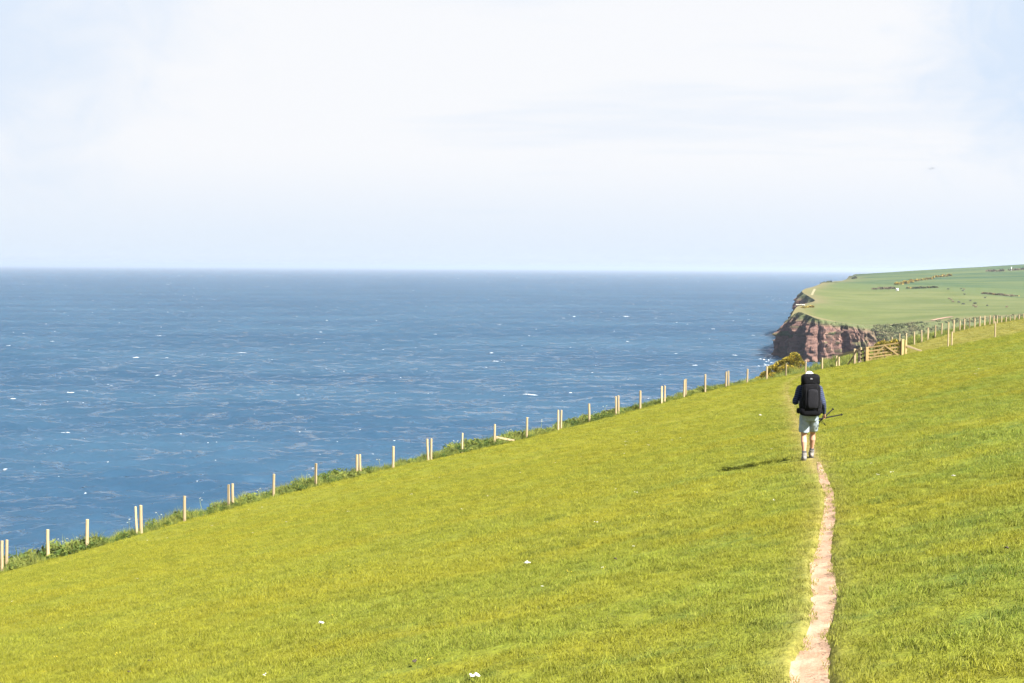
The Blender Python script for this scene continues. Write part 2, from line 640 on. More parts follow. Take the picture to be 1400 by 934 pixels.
# ------------------------------------------------------------------ instanced turf and verge plants (stuff)
def tuft_mesh(name, mat, n, rad, h, w, lean, seed, tintp=0.25):
    r_ = random.Random(seed)
    v, f, tint = [], [], []
    for _ in range(n):
        a = r_.uniform(0, 2 * math.pi); rr = rad * math.sqrt(r_.random())
        x, y = rr * math.cos(a), rr * math.sin(a)
        hh = h * r_.uniform(0.45, 1.15)
        ww = w * r_.uniform(0.7, 1.3)
        fa = r_.uniform(0, math.pi)
        la = r_.uniform(0, 2 * math.pi); ll = lean * hh * r_.uniform(0.2, 1.2)
        dx, dy = math.cos(fa) * ww / 2, math.sin(fa) * ww / 2
        mx, my = x + math.cos(la) * ll * 0.35, y + math.sin(la) * ll * 0.35
        tx, ty = x + math.cos(la) * ll, y + math.sin(la) * ll
        k = len(v)
        v += [(x - dx, y - dy, -0.01), (x + dx, y + dy, -0.01), (mx + dx * 0.8, my + dy * 0.8, hh * 0.6), (mx - dx * 0.8, my - dy * 0.8, hh * 0.6), (tx, ty, hh)]
        f += [(k, k + 1, k + 2, k + 3), (k + 3, k + 2, k + 4)]
        tt = r_.uniform(0.3, 1.1) if r_.random() < tintp else (-r_.uniform(0.3, 1.0) if r_.random() < 0.16 else 0.0)
        tint += [tt] * 5
    me = bpy.data.meshes.new(name)
    me.from_pydata(v, [], f)
    me.materials.append(mat)
    a_ = me.attributes.new('tint', 'FLOAT', 'POINT')
    a_.data.foreach_set('value', tint)
    return bpy.data.objects.new(name, me)


def scatter(name, pts, rots, scl, worn, protos, mat, pick=None):
    """one object whose geometry nodes set a clump on every one of its points"""
    me = bpy.data.meshes.new(name)
    me.vertices.add(len(pts))
    me.vertices.foreach_set('co', np.asarray(pts, float).ravel())
    for nm, typ, dat, key in (('rot', 'FLOAT_VECTOR', rots, 'vector'), ('scl', 'FLOAT_VECTOR', scl, 'vector'), ('worn', 'FLOAT', worn, 'value')):
        a_ = me.attributes.new(nm, typ, 'POINT')
        a_.data.foreach_set(key, np.asarray(dat, float).ravel())
    a_ = me.attributes.new('pick', 'INT', 'POINT')
    a_.data.foreach_set('value', (rng.integers(0, len(protos), len(pts)) if pick is None else pick).astype(int))
    if mat: me.materials.append(mat)
    o = link(bpy.data.objects.new(name, me))
    col = bpy.data.collections.new(name + '_clumps')
    for p in protos: col.objects.link(p)
    ng = bpy.data.node_groups.new(name, 'GeometryNodeTree')
    ng.interface.new_socket('Geometry', in_out='INPUT', socket_type='NodeSocketGeometry')
    ng.interface.new_socket('Geometry', in_out='OUTPUT', socket_type='NodeSocketGeometry')
    gi = ng.nodes.new('NodeGroupInput'); go = ng.nodes.new('NodeGroupOutput')
    ci = ng.nodes.new('GeometryNodeCollectionInfo')
    ci.inputs['Collection'].default_value = col
    ci.inputs['Separate Children'].default_value = True
    ci.inputs['Reset Children'].default_value = True
    iop = ng.nodes.new('GeometryNodeInstanceOnPoints')
    iop.inputs['Pick Instance'].default_value = True

    def na(nm, typ):
        n = ng.nodes.new('GeometryNodeInputNamedAttribute')
        n.data_type = typ
        n.inputs['Name'].default_value = nm
        return n.outputs['Attribute']
    L = ng.links.new
    L(gi.outputs[0], iop.inputs['Points'])
    L(ci.outputs[0], iop.inputs['Instance'])
    L(na('pick', 'INT'), iop.inputs['Instance Index'])
    L(na('rot', 'FLOAT_VECTOR'), iop.inputs['Rotation'])
    L(na('scl', 'FLOAT_VECTOR'), iop.inputs['Scale'])
    L(iop.outputs[0], go.inputs[0])
    md = o.modifiers.new('clumps', 'NODES')
    md.node_group = ng
    return o


def sample_field(y0, y1, dens, lo=-0.45, hi=0.48, pad=5.0):
    n = int(dens * (y1 - y0) * ((hi - lo) * y1 + 2 * pad))
    y = rng.uniform(y0, y1, n)
    x = rng.uniform(lo * y1 - pad, hi * y1 + pad, n)
    k = (x > lo * y - pad) & (x < hi * y + pad) & (x > Xf(y) - 0.3)
    return x[k], y[k]


near_protos = [tuft_mesh('turf_clump', M_blade, 80, 0.13, 0.033, 0.0042, 1.6, 100 + i, 0.22) for i in range(6)]
far_protos = [tuft_mesh('turf_clump_wide', M_blade, 80, 0.24, 0.040, 0.0070, 1.5, 200 + i, 0.22) for i in range(5)]


def turf(name, x, y, protos, smin, smax, label):
    hw = path_w(y) * 0.5
    d = np.abs(x - path_x(y)) - hw * (1 + 0.25 * np.array([fbm(b, 0, 2, 1.9) for b in y]))
    bare = (y < 26.6 + 0.8 * rng.random(len(x))) & (d < 0.015 + 0.03 * rng.random(len(x)))
    half = (y < 32) & (d < 0.10) & (rng.random(len(x)) < 0.45)
    keep = ~(bare | half)
    x, y, d = x[keep], y[keep], d[keep]
    z = ground_arr(x, y) - 0.004
    n = len(x)
    rots = np.c_[rng.normal(0, 0.12, n), rng.normal(0, 0.12, n), rng.uniform(0, 6.28, n)]
    s = rng.uniform(smin, smax, n)
    clump = np.array([fbm(a, b, 7.7, 0.8) + 0.6 * fbm(a, b, 3.1, 2.5) for a, b in zip(x, y)])
    hgt = s * np.clip(1.0 + 0.55 * clump, 0.5, 1.9)
    low = np.clip(0.5 + d / 0.28, 0.5, 1.0)
    low = np.where(y > 96, 1.0, low)
    sc = np.c_[s * np.sqrt(low), s * np.sqrt(low), hgt * low]
    o = scatter(name, np.c_[x, y, z], rots, sc, worn_at(x, y), protos, M_blade)
    return tag(o, label, 'grass', kind='stuff')


x, y = sample_field(6.5, 22, 75)
turf('near_grass', x, y, near_protos, 0.75, 1.25, 'short pasture grass in the foreground on both sides of the path')
x, y = sample_field(22, 50, 34)
turf('middle_grass', x, y, far_protos, 0.6, 1.05, 'short pasture grass around the walking hiker')
x, y = sample_field(50, 150, 9, -0.45, 0.50)
turf('far_grass', x, y, far_protos, 0.8, 1.35, 'short pasture grass reaching up to the fence on the hill')


def daisy_proto(name, col, rad, seed):
    r_ = random.Random(seed)
    bm = bmesh.new()
    for k in range(3):
        c = Vector((r_.uniform(-.05, .05), r_.uniform(-.05, .05), .045 + r_.uniform(0, .015))) if k else Vector((0, 0, .05))
        ball(bm, c, (rad, rad, rad * .45), 7, 4)
    me_ = bpy.data.meshes.new(name)
    bm.to_mesh(me_); bm.free()
    me_.materials.append(simple_mat(name, col, 0.9, 0.15, 30))
    return bpy.data.objects.new(name, me_)


x, y = sample_field(8, 60, 0.09)
k_ = np.abs(x - path_x(y)) > 0.4
x, y = x[k_], y[k_]
sz = rng.uniform(0.6, 1.25, len(x)) * np.clip(y / 26.0, 0.7, 1.1)
fl = scatter('small_flowers', np.c_[x, y, ground_arr(x, y)], np.c_[np.zeros(len(x)), np.zeros(len(x)), rng.uniform(0, 6.28, len(x))], np.c_[sz, sz, np.ones(len(x))], np.zeros(len(x)),
             [daisy_proto('daisy_head', (0.42, 0.42, 0.36), 0.010, 1), daisy_proto('buttercup_head', (0.45, 0.36, 0.03), 0.010, 2)], None)
tag(fl, 'tiny white and yellow flowers dotted through the pasture', 'wildflowers', kind='stuff')

# leafy verge along the cliff edge
def leaf_clump(name, mat, n, rad, h, lw, ll, seed):
    r_ = random.Random(seed)
    v, f, tint = [], [], []
    for _ in range(n):
        a = r_.uniform(0, 6.28); e = r_.random() ** 0.6
        rr = rad * r_.random() ** 0.5
        c = Vector((rr * math.cos(a), rr * math.sin(a), h * r_.uniform(0.08, 1.0) * (1 - 0.5 * (rr / rad) ** 2)))
        rot = Euler((r_.uniform(-1.1, 1.1), r_.uniform(-0.9, 0.9), r_.uniform(0, 6.28))).to_matrix()
        w, l = lw * r_.uniform(0.6, 1.3), ll * r_.uniform(0.6, 1.3)
        k = len(v)
        for q in ((0, -l / 2, 0), (w / 2, 0, 0.01), (0, l / 2, -0.012), (-w / 2, 0, 0.01)):
            v.append(tuple(c + rot @ Vector(q)))
        f.append((k, k + 1, k + 2, k + 3))
        tint += [r_.uniform(0.1, 0.7) if r_.random() < 0.3 else 0.0] * 4
    me = bpy.data.meshes.new(name)
    me.from_pydata(v, [], f)
    me.materials.append(mat)
    a_ = me.attributes.new('tint', 'FLOAT', 'POINT')
    a_.data.foreach_set('value', tint)
    return bpy.data.objects.new(name, me)


vp = [leaf_clump('leaf_clump', M_leaf, 90, 0.26, 0.34, 0.06, 0.12, 300 + i) for i in range(4)] + \
     [tuft_mesh('tall_grass_clump', M_leaf, 60, 0.2, 0.42, 0.014, 0.5, 320 + i, 0.5) for i in range(3)]
n = 9000
y = rng.uniform(14, 235, n)
dd = np.abs(rng.normal(0.0, 1.0, n)) * 1.3 - 0.15 + 0.25 * np.array([fbm(b, 3.3, 1.0, 0.35) for b in y])
x = Xf(y) - dd / SQ
keep = (x > -0.48 * y - 3) & (x < 0.47 * y + 3)
x, y, dd = x[keep], y[keep], dd[keep]
z = ground_arr(x, y) - 0.02
patch = np.array([fbm(b, a * 0.3, 8.2, 0.33) + 0.5 * fbm(b, a, 2.2, 1.1) for a, b in zip(x, y)])
s = rng.uniform(0.52, 1.0, len(x)) * np.clip(1.0 + 1.0 * patch, 0.4, 1.9) * np.where(dd < 0.25, 0.55, 1.0) * np.where(y < 78, 1.3, 1.0)
pick = np.where((patch + rng.normal(0, 0.25, len(x)) > 0.12) & (y < 100), rng.integers(0, 4, len(x)), rng.integers(4, 7, len(x)))
verge = scatter('verge_plants', np.c_[x, y, z], np.c_[rng.normal(0, .15, len(x)), rng.normal(0, .15, len(x)), rng.uniform(0, 6.28, len(x))],
                np.c_[s, s, s], np.zeros(len(x)), vp, M_leaf, pick)
tag(verge, 'dark leafy weeds and rank grass along the cliff edge behind the fence', 'verge plants', kind='stuff')


# ------------------------------------------------------------------ sea
SEA_Z = -60.0


def make_sea_mat():
    m, t, b = mat_new('sea_water')
    pos = position(t)
    big = noise_tex(t, mapping(t, pos, (0.0030, 0.0060, 0.0), (0, 0, 0.1)), 1.0, 5, 0.65)
    swell = noise_tex(t, mapping(t, pos, (0.045, 0.10, 0.0), (0, 0, 0.22)), 1.0, 6, 0.62, 0.6)
    chop = noise_tex(t, mapping(t, pos, (0.22, 0.42, 0.0), (0, 0, -0.15)), 1.0, 6, 0.68, 0.5)
    c = mixc(t, maprange(t, big, 0.35, 0.65), (0.013, 0.034, 0.062), (0.020, 0.046, 0.076))
    sw = maprange(t, math_node(t, 'ADD', math_node(t, 'MULTIPLY', swell, 0.6), math_node(t, 'MULTIPLY', chop, 0.4)), 0.38, 0.62)
    t.links.new(c, b.inputs['Base Color'])
    b.inputs['Roughness'].default_value = 0.18
    b.inputs['IOR'].default_value = 1.33
    geo_ = N(t, 'ShaderNodeNewGeometry')

    def slope(scale, k, rot):
        n = N(t, 'ShaderNodeTexNoise')
        n.inputs['Scale'].default_value = 1.0
        n.inputs['Detail'].default_value = 4.0
        n.inputs['Roughness'].default_value = 0.6
        t.links.new(mapping(t, pos, scale, (0, 0, rot)), n.inputs['Vector'])
        a = N(t, 'ShaderNodeVectorMath', operation='SUBTRACT')
        t.links.new(n.outputs['Color'], a.inputs[0])
        a.inputs[1].default_value = (0.5, 0.5, 0.5)
        b_ = N(t, 'ShaderNodeVectorMath', operation='MULTIPLY')
        t.links.new(a.outputs[0], b_.inputs[0])
        b_.inputs[1].default_value = (k * 0.6, k, 0.0)
        return b_.outputs[0]

    def vadd(a, b_):
        n = N(t, 'ShaderNodeVectorMath', operation='ADD')
        t.links.new(a, n.inputs[0]); t.links.new(b_, n.inputs[1])
        return n.outputs[0]
    sl = vadd(slope((0.085, 0.17, 0), 1.7, 0.2), vadd(slope((0.36, 0.62, 0), 1.35, -0.1), slope((1.1, 1.9, 0), 0.95, 0.1)))
    # waves rolling in to the shore show their steeper front faces landward
    lean = N(t, 'ShaderNodeVectorMath', operation='ADD')
    t.links.new(sl, lean.inputs[0])
    sy = N(t, 'ShaderNodeSeparateXYZ')
    t.links.new(pos, sy.inputs[0])
    lv = N(t, 'ShaderNodeCombineXYZ')
    lv.inputs[0].default_value = 0.04
    t.links.new(maprange(t, sy.outputs['Y'], 280, 1300, -0.17, -0.41), lv.inputs[1])
    t.links.new(lv.outputs[0], lean.inputs[1])
    nn_ = N(t, 'ShaderNodeVectorMath', operation='NORMALIZE')
    t.links.new(vadd(geo_.outputs['Normal'], lean.outputs[0]), nn_.inputs[0])
    t.links.new(nn_.outputs[0], b.inputs['Normal'])
    b.inputs['Specular IOR Level'].default_value = 0.48
    b.subsurface_method = 'BURLEY'          # light spreads sideways in the water, so shadows on it stay weak
    b.inputs['Subsurface Weight'].default_value = 1.0
    b.inputs['Subsurface Radius'].default_value = (6.0, 14.0, 18.0)
    b.inputs['Subsurface Scale'].default_value = 1.5
    return m


EXT = 60000.0
_wr = np.random.default_rng(12)
WAVES = []
for lam, amp, cnt in ((62, 0.20, 5), (34, 0.20, 7), (20, 0.18, 9), (12.5, 0.14, 11), (7.5, 0.10, 12), (4.6, 0.062, 12)):
    for _ in range(cnt):
        l_ = lam * _wr.uniform(0.75, 1.3)
        th = R(-78) + _wr.normal(0, 0.42)         # sea running in towards the shore
        WAVES.append((2 * math.pi / l_ * math.cos(th), 2 * math.pi / l_ * math.sin(th), amp * _wr.uniform(0.6, 1.3) * 0.85, _wr.uniform(0, 6.28), lam))


def sea_h(x, y):
    x = np.asarray(x, float); y = np.asarray(y, float)
    row = np.maximum(y, 240.0) ** 2 / (60.0 * 1422.0) * 0.62   # distance between mesh rows there
    gust = 1.0 + 0.35 * np.sin(x * 0.006 + 1.3 * np.sin(y * 0.0021)) * np.sin(y * 0.0043 + 0.7)
    z = np.zeros_like(x)
    for kx, ky, a, ph, lam in WAVES:
        w = np.clip((lam / np.maximum(row, 0.01) - 2.0) / 2.0, 0, 1)   # leave out what the mesh cannot carry
        p = kx * x + ky * y + ph
        z += a * w * (np.sin(p) + 0.22 * np.sin(2 * p + 0.5))
    return z * gust * np.clip((y - 150) / 80, 0, 1)


ys_ = [-1500.0, -400.0, 60.0, 160.0, 200.0, 225.0]
yy = 240.0
while yy < 5200:
    ys_.append(yy)
    yy += max(0.55, yy * yy / (60.0 * 1422.0) * 0.62)
while yy < EXT:
    ys_.append(yy); yy *= 1.06
ys_.append(EXT)
us_ = np.concatenate([[-8, -3, -1.2, -0.8, -0.6, -0.5], np.linspace(-0.44, 0.235, 720), [0.26, 0.3, 0.4, 0.6, 1.2, 3, 8]])
SY, SU = np.meshgrid(np.array(ys_), us_, indexing='ij')
SX = SU * np.clip(SY, 240.0, None)
SX = np.clip(SX, -EXT, EXT)
SZ = SEA_Z + sea_h(SX, SY) * np.where((SU < -0.46) | (SU > 0.25), 0, 1)
sn, sm_ = SX.shape
me = bpy.data.meshes.new('sea')
co = np.stack([SX, SY, SZ], -1).reshape(-1, 3).astype(np.float32)
ix = np.arange(sn * sm_).reshape(sn, sm_)
fc = np.stack([ix[:-1, :-1], ix[:-1, 1:], ix[1:, 1:], ix[1:, :-1]], -1).reshape(-1, 4)
me.vertices.add(len(co)); me.vertices.foreach_set('co', co.ravel())
me.loops.add(fc.size); me.loops.foreach_set('vertex_index', fc.ravel().astype(np.int32))
me.polygons.add(len(fc)); me.polygons.foreach_set('loop_start', np.arange(0, fc.size, 4, dtype=np.int32))
me.polygons.foreach_set('use_smooth', np.ones(len(fc), bool))
me.update(calc_edges=True)
me.materials.append(make_sea_mat())
sea = link(bpy.data.objects.new('sea', me))
tag(sea, 'blue windswept sea reaching to the horizon', kind='structure')

M_foam = simple_mat('sea_foam', (0.43, 0.46, 0.49), 0.9, 0.5, 0.5)


def foam_patch(v, f, cx, cy, w, dpt, h, r_):
    """broken water riding on the swell: a ragged streak of several low ridges"""
    n = 13
    k0 = len(v)
    ph = r_.uniform(0, 6)
    for i in range(n):
        u = i / (n - 1) * 2 - 1
        ww = max(0.05, (1 - abs(u) ** 1.5)) * r_.uniform(0.2, 1.15)
        xx = cx + u * w / 2
        oy = cy + 0.3 * dpt * math.sin(ph + u * 3) + r_.uniform(-.2, .2) * dpt
        zb = SEA_Z + float(sea_h(np.array([xx]), np.array([oy]))[0])
        v += [(xx, oy - dpt * ww * 0.5, zb - 0.05), (xx + r_.uniform(-.2, .2) * w / n, oy - dpt * 0.1 * ww, zb + 0.05 + h * ww), (xx, oy + dpt * ww * 0.5, zb - 0.05)]
    for i in range(n - 1):
        a = k0 + i * 3
        f += [(a, a + 3, a + 4, a + 1), (a + 1, a + 4, a + 5, a + 2)]


def sea_at(px, py):
    d = CAM_R @ Vector(((px - 700) / F, (467 - py) / F, -1.0))
    return d * (SEA_Z / d.z)


fr = random.Random(5)
v, f = [], []
for (px, py, wpx, hpx) in [(93, 538.5, 22, 4), (45, 546, 18, 2.5), (18, 547, 10, 2), (217, 459, 18, 2.5), (186, 490, 12, 2.5), (330, 482, 20, 2.5), (215, 514, 9, 2.5),
                           (238, 515, 8, 2), (72, 467, 10, 2.5), (228, 490, 7, 2), (725, 540, 28, 2), (682, 444, 10, 2), (678, 494, 12, 2), (672, 482, 8, 2),
                           (856, 433, 12, 2), (785, 433, 5, 3), (548, 516, 6, 2.5), (780, 537, 6, 2.5), (90, 594, 16, 2.5), (115, 599, 8, 2.5), (370, 636, 8, 2.5), (7, 641, 8, 2),
                           (858, 467, 6, 2.5), (118, 675, 8, 2), (506, 537, 7, 2.5), (924, 484, 8, 2), (975, 450, 8, 2), (1030, 458, 8, 2), (1005, 486, 12, 2), (950, 500, 10, 2)]:
    p = sea_at(px, py)
    mpp = p.y / F
    foam_patch(v, f, p.x, p.y, wpx * mpp * 0.75, min(2.6, hpx * mpp * 1.8), hpx * mpp * 0.28, fr)
for _ in range(420):
    py = 377 + 330 * fr.random() ** 2.0
    px = fr.uniform(-60, 1120)
    p = sea_at(px, py)
    mpp = p.y / F
    w = max(1.0, fr.lognormvariate(math.log(1.9), 0.5)) * mpp
    if py > 520: w *= 0.8
    foam_patch(v, f, p.x, p.y, w, min(2, w * 0.4), 0.22 * mpp * fr.uniform(0.5, 1.4), fr)
# surf along the foot of the far headland
for _ in range(46):
    px = fr.gauss(1056, 7); py = fr.gauss(497, 9)
    if py < 470 or px > 1066: continue
    p = sea_at(px, py)
    foam_patch(v, f, p.x, p.y, fr.uniform(1.0, 3), fr.uniform(1, 2.5), fr.uniform(.1, .4), fr)
caps = mesh_obj('whitecaps', v, f, M_foam, smooth=True)
tag(caps, 'white foam of breaking wave crests scattered over the blue sea', 'whitecaps', kind='stuff')


# ------------------------------------------------------------------ far headland
COAST = [(1520, 424, 985), (1400, 431, 962), (1320, 436, 950), (1260, 441, 948), (1210, 445, 949), (1180, 444.5, 946), (1150, 441, 940), (1120, 436.5, 918),
         (1105, 431, 934), (1092, 427, 956), (1081, 434.5, 976), (1070.5, 454, 1002), (1077, 441, 1016), (1086, 424, 1030), (1092, 418, 1050), (1103, 415, 1100),
         (1114, 411, 1150), (1106, 405.5, 1220), (1096.5, 399, 1270), (1101, 395, 1310), (1114, 391.5, 1380), (1127, 386, 1480), (1138, 385, 1650), (1150, 384, 1950), (1162, 383, 2400), (1172, 384, 3000)]
coast3 = [P(*c) for c in COAST]
kcl = [0, 0, 0.0, 0.05, 0.25, 0.8, 1, 1, 1, 1, 1, 1, 1, 1, 1, 1, .8, 1, 1, 1, 1, 1, 1, 1, 1, 1]
# densify with Catmull-Rom
dense, kd = [], []
for i in range(len(coast3) - 1):
    p0 = coast3[max(0, i - 1)]; p1 = coast3[i]; p2 = coast3[i + 1]; p3 = coast3[min(len(coast3) - 1, i + 2)]
    L = (p2 - p1).length
    step = 0.7 if 3 <= i <= 13 else (2.5 if i < 21 else 12.0)
    n = max(2, int(L / step))
    for j in range(n):
        tt = j / n
        q = 0.5 * ((2 * p1) + (-p0 + p2) * tt + (2 * p0 - 5 * p1 + 4 * p2 - p3) * tt * tt + (-p0 + 3 * p1 - 3 * p2 + p3) * tt ** 3)
        dense.append(q); kd.append(kcl[i] * (1 - tt) + kcl[i + 1] * tt)
dense.append(coast3[-1]); kd.append(1)
nd = len(dense)
# ragged edge
nrm = []
for i in range(nd):
    a = dense[max(0, i - 3)]; b = dense[min(nd - 1, i + 3)]
    d = (b - a).xy
    d = Vector((-d.y, d.x))            # points seaward (left of travel is towards the camera / sea)
    nrm.append(d.normalized())
mid = Vector((400, 1200))
if nrm[40].dot((dense[40].xy - mid)) < 0:
    nrm = [-q for q in nrm]
arc = [0.0]
for i in range(1, nd):
    arc.append(arc[-1] + (dense[i].xy - dense[i - 1].xy).length)

INLAND = [(1200, 420, 1110), (1300, 421, 1090), (1400, 417, 1120), (1140, 400, 1300), (1200, 396, 1360), (1290, 395, 1360), (1345, 401, 1310), (1400, 406, 1270), (1520, 408, 1300),
          (1250, 386, 1650), (1330, 382, 1700), (1400, 380, 1750), (1170, 380.5, 2000), (1250, 373.3, 2200), (1330, 367.3, 2400), (1400, 362.5, 2500), (1520, 355, 2650)]
tp = [tuple(P(*c)) for c in INLAND] + [tuple(c) for c in coast3 if c.y < 2200] + [(900, 3300, -12), (1500, 3300, 12), (600, 3100, -25), (1800, 2600, 40), (1600, 1300, 10), (1000, 1000, -25)]
tp = np.array(tp)
S = 500.0


def tps_U(r2):
    return np.where(r2 > 1e-12, 0.5 * r2 * np.log(np.maximum(r2, 1e-12)), 0.0)


tx = tp[:, :2] / S
Kt = tps_U(((tx[:, None] - tx[None]) ** 2).sum(-1)) + 0.0015 * np.eye(len(tx))
Pm = np.c_[np.ones(len(tx)), tx]
sol = np.linalg.solve(np.block([[Kt, Pm], [Pm.T, np.zeros((3, 3))]]), np.r_[tp[:, 2], 0, 0, 0])


def head_z(x, y):
    q = np.c_[np.ravel(x), np.ravel(y)] / S
    return tps_U(((q[:, None] - tx[None]) ** 2).sum(-1)) @ sol[:len(tx)] + np.c_[np.ones(len(q)), q] @ sol[len(tx):]


# plateau: constrained triangulation inside the coast line
poly = [Vector((p.x, p.y)) for p in dense]
inner_close = [Vector((1900, 3200)), Vector((1900, 985))]
bpts = poly + inner_close
nb = len(bpts)
from itertools import product


def inside(x, y, pts):
    c = False
    j = len(pts) - 1
    for i in range(len(pts)):
        a, b = pts[i], pts[j]
        if (a.y > y) != (b.y > y) and x < (b.x - a.x) * (y - a.y) / (b.y - a.y) + a.x:
            c = not c
        j = i
    return c


coarse = poly[::4] + inner_close
ipts = []
for yy in np.concatenate([np.arange(935, 1500, 14), np.arange(1500, 3200, 45)]):
    stx = 14 if yy < 1500 else 45
    for xx in np.arange(150, 760 if yy < 1500 else 1500, stx):
        x_, y_ = xx + rng.uniform(-4, 4), yy + rng.uniform(-4, 4)
        if inside(x_, y_, coarse):
            ipts.append(Vector((x_, y_)))
vin = bpts + ipts
res_ = delaunay_2d_cdt(vin, [(i, (i + 1) % nb) for i in range(nb)], [], 1, 1e-4)
v2, tris, orig = res_[0], res_[2], res_[3]
zz = head_z([p.x for p in v2], [p.y for p in v2])
hv = []
for i, p in enumerate(v2):
    z = zz[i]
    o = [k for k in orig[i] if k < nd]
    if o:
        z = dense[o[0]].z
    else:
        z += 0.9 * fbm(p.x, p.y, 3.0, 0.012) + 0.35 * fbm(p.x, p.y, 6.0, 0.05)
    hv.append((p.x, p.y, z))


def make_field_mat():
    m, t, b = mat_new('headland_pasture')
    pos = position(t)
    at = N(t, 'ShaderNodeAttribute', attribute_name='zone')
    n = noise_tex(t, mapping(t, pos, (0.012, 0.03, 0.0), (0, 0, 0.3)), 1.0, 5, 0.6)
    n2 = noise_tex(t, pos, 0.25, 5, 0.65)
    near = mixc(t, maprange(t, n, 0.38, 0.62), (0.054, 0.070, 0.020), (0.078, 0.089, 0.030))
    n3 = noise_tex(t, mapping(t, pos, (0.0022, 0.011, 0.0), (0, 0, -0.12)), 1.0, 3, 0.5)
    far = mixc(t, maprange(t, n3, 0.42, 0.58), (0.018, 0.045, 0.019), (0.056, 0.076, 0.026))
    c = mixc(t, at.outputs['Fac'], near, far)
    c = mixc(t, math_node(t, 'MULTIPLY', maprange(t, n2, 0.45, 0.75), 0.55), c, (0.052, 0.058, 0.024))
    ed = N(t, 'ShaderNodeAttribute', attribute_name='edge')
    heath = mixc(t, n2, (0.075, 0.075, 0.030), (0.12, 0.095, 0.05))
    c = mixc(t, ed.outputs['Fac'], c, heath)
    t.links.new(c, b.inputs['Base Color'])
    b.inputs['Roughness'].default_value = 0.95
    b.inputs['Specular IOR Level'].default_value = 0.1
    bn = N(t, 'ShaderNodeBump')
    bn.inputs['Strength'].default_value = 0.5
    bn.inputs['Distance'].default_value = 0.6
    t.links.new(n2, bn.inputs['Height'])
    t.links.new(bn.outputs[0], b.inputs['Normal'])
    return m


plateau = mesh_obj('headland', hv, [tuple(t_) for t_ in tris], make_field_mat(), smooth=True)
me = plateau.data
if sum(p.normal.z for p in me.polygons) < 0:
    me.flip_normals()
tag(plateau, 'green pasture on top of the far headland', kind='structure')
hp = np.array(hv)
# field boundary between the near pale pasture and the darker crop land
HB = [P(1113, 394, 1380), P(1200, 396.5, 1355), P(1250, 395.5, 1350), P(1290, 395, 1345), P(1345, 402, 1290), P(1400, 406.5, 1260), P(1520, 408, 1280)]
hbx = np.array([p.x for p in HB]); hby = np.array([p.y for p in HB])
zone = np.clip((hp[:, 1] - np.interp(hp[:, 0], hbx, hby)) / 30 + 0.5, 0, 1)
at = me.attributes.new('zone', 'FLOAT', 'POINT'); at.data.foreach_set('value', zone)
dmin = np.full(len(hp), 1e9)
darr = np.array([(p.x, p.y) for p in dense])
for i in range(0, len(hp), 500):
    dmin[i:i + 500] = np.sqrt(((hp[i:i + 500, None, :2] - darr[None]) ** 2).sum(-1)).min(1)
at = me.attributes.new('edge', 'FLOAT', 'POINT'); at.data.foreach_set('value', np.clip(1 - dmin / 14, 0, 1))


def make_cliff_mat():
    m, t, b = mat_new('red_sandstone')
    pos = position(t)
    at = N(t, 'ShaderNodeAttribute', attribute_name='veg')
    n = noise_tex(t, mapping(t, pos, (0.12, 0.12, 0.35)), 1.0, 6, 0.65)
    n2 = noise_tex(t, mapping(t, pos, (0.6, 0.6, 0.12)), 1.0, 5, 0.65)
    lay = noise_tex(t, mapping(t, pos, (0.02, 0.02, 1.1)), 1.0, 4, 0.6, 0.5)
    c = mixc(t, maprange(t, n, 0.3, 0.7), (0.078, 0.044, 0.037), (0.165, 0.095, 0.074))
    c = mixc(t, math_node(t, 'MULTIPLY', maprange(t, n2, 0.48, 0.72), 0.7), c, (0.040, 0.030, 0.032))
    c = mixc(t, math_node(t, 'MULTIPLY', maprange(t, lay, 0.5, 0.65), 0.2), c, (0.065, 0.045, 0.042))
    g = mixc(t, n2, (0.042, 0.058, 0.024), (0.080, 0.085, 0.034))
    c = mixc(t, at.outputs['Fac'], c, g)
    t.links.new(c, b.inputs['Base Color'])
    b.inputs['Roughness'].default_value = 0.95
    b.inputs['Specular IOR Level'].default_value = 0.15
    bn = N(t, 'ShaderNodeBump')
    bn.inputs['Strength'].default_value = 1.0
    bn.inputs['Distance'].default_value = 0.8
    t.links.new(math_node(t, 'ADD', n2, lay), bn.inputs['Height'])
    t.links.new(bn.outputs[0], b.inputs['Normal'])
    return m


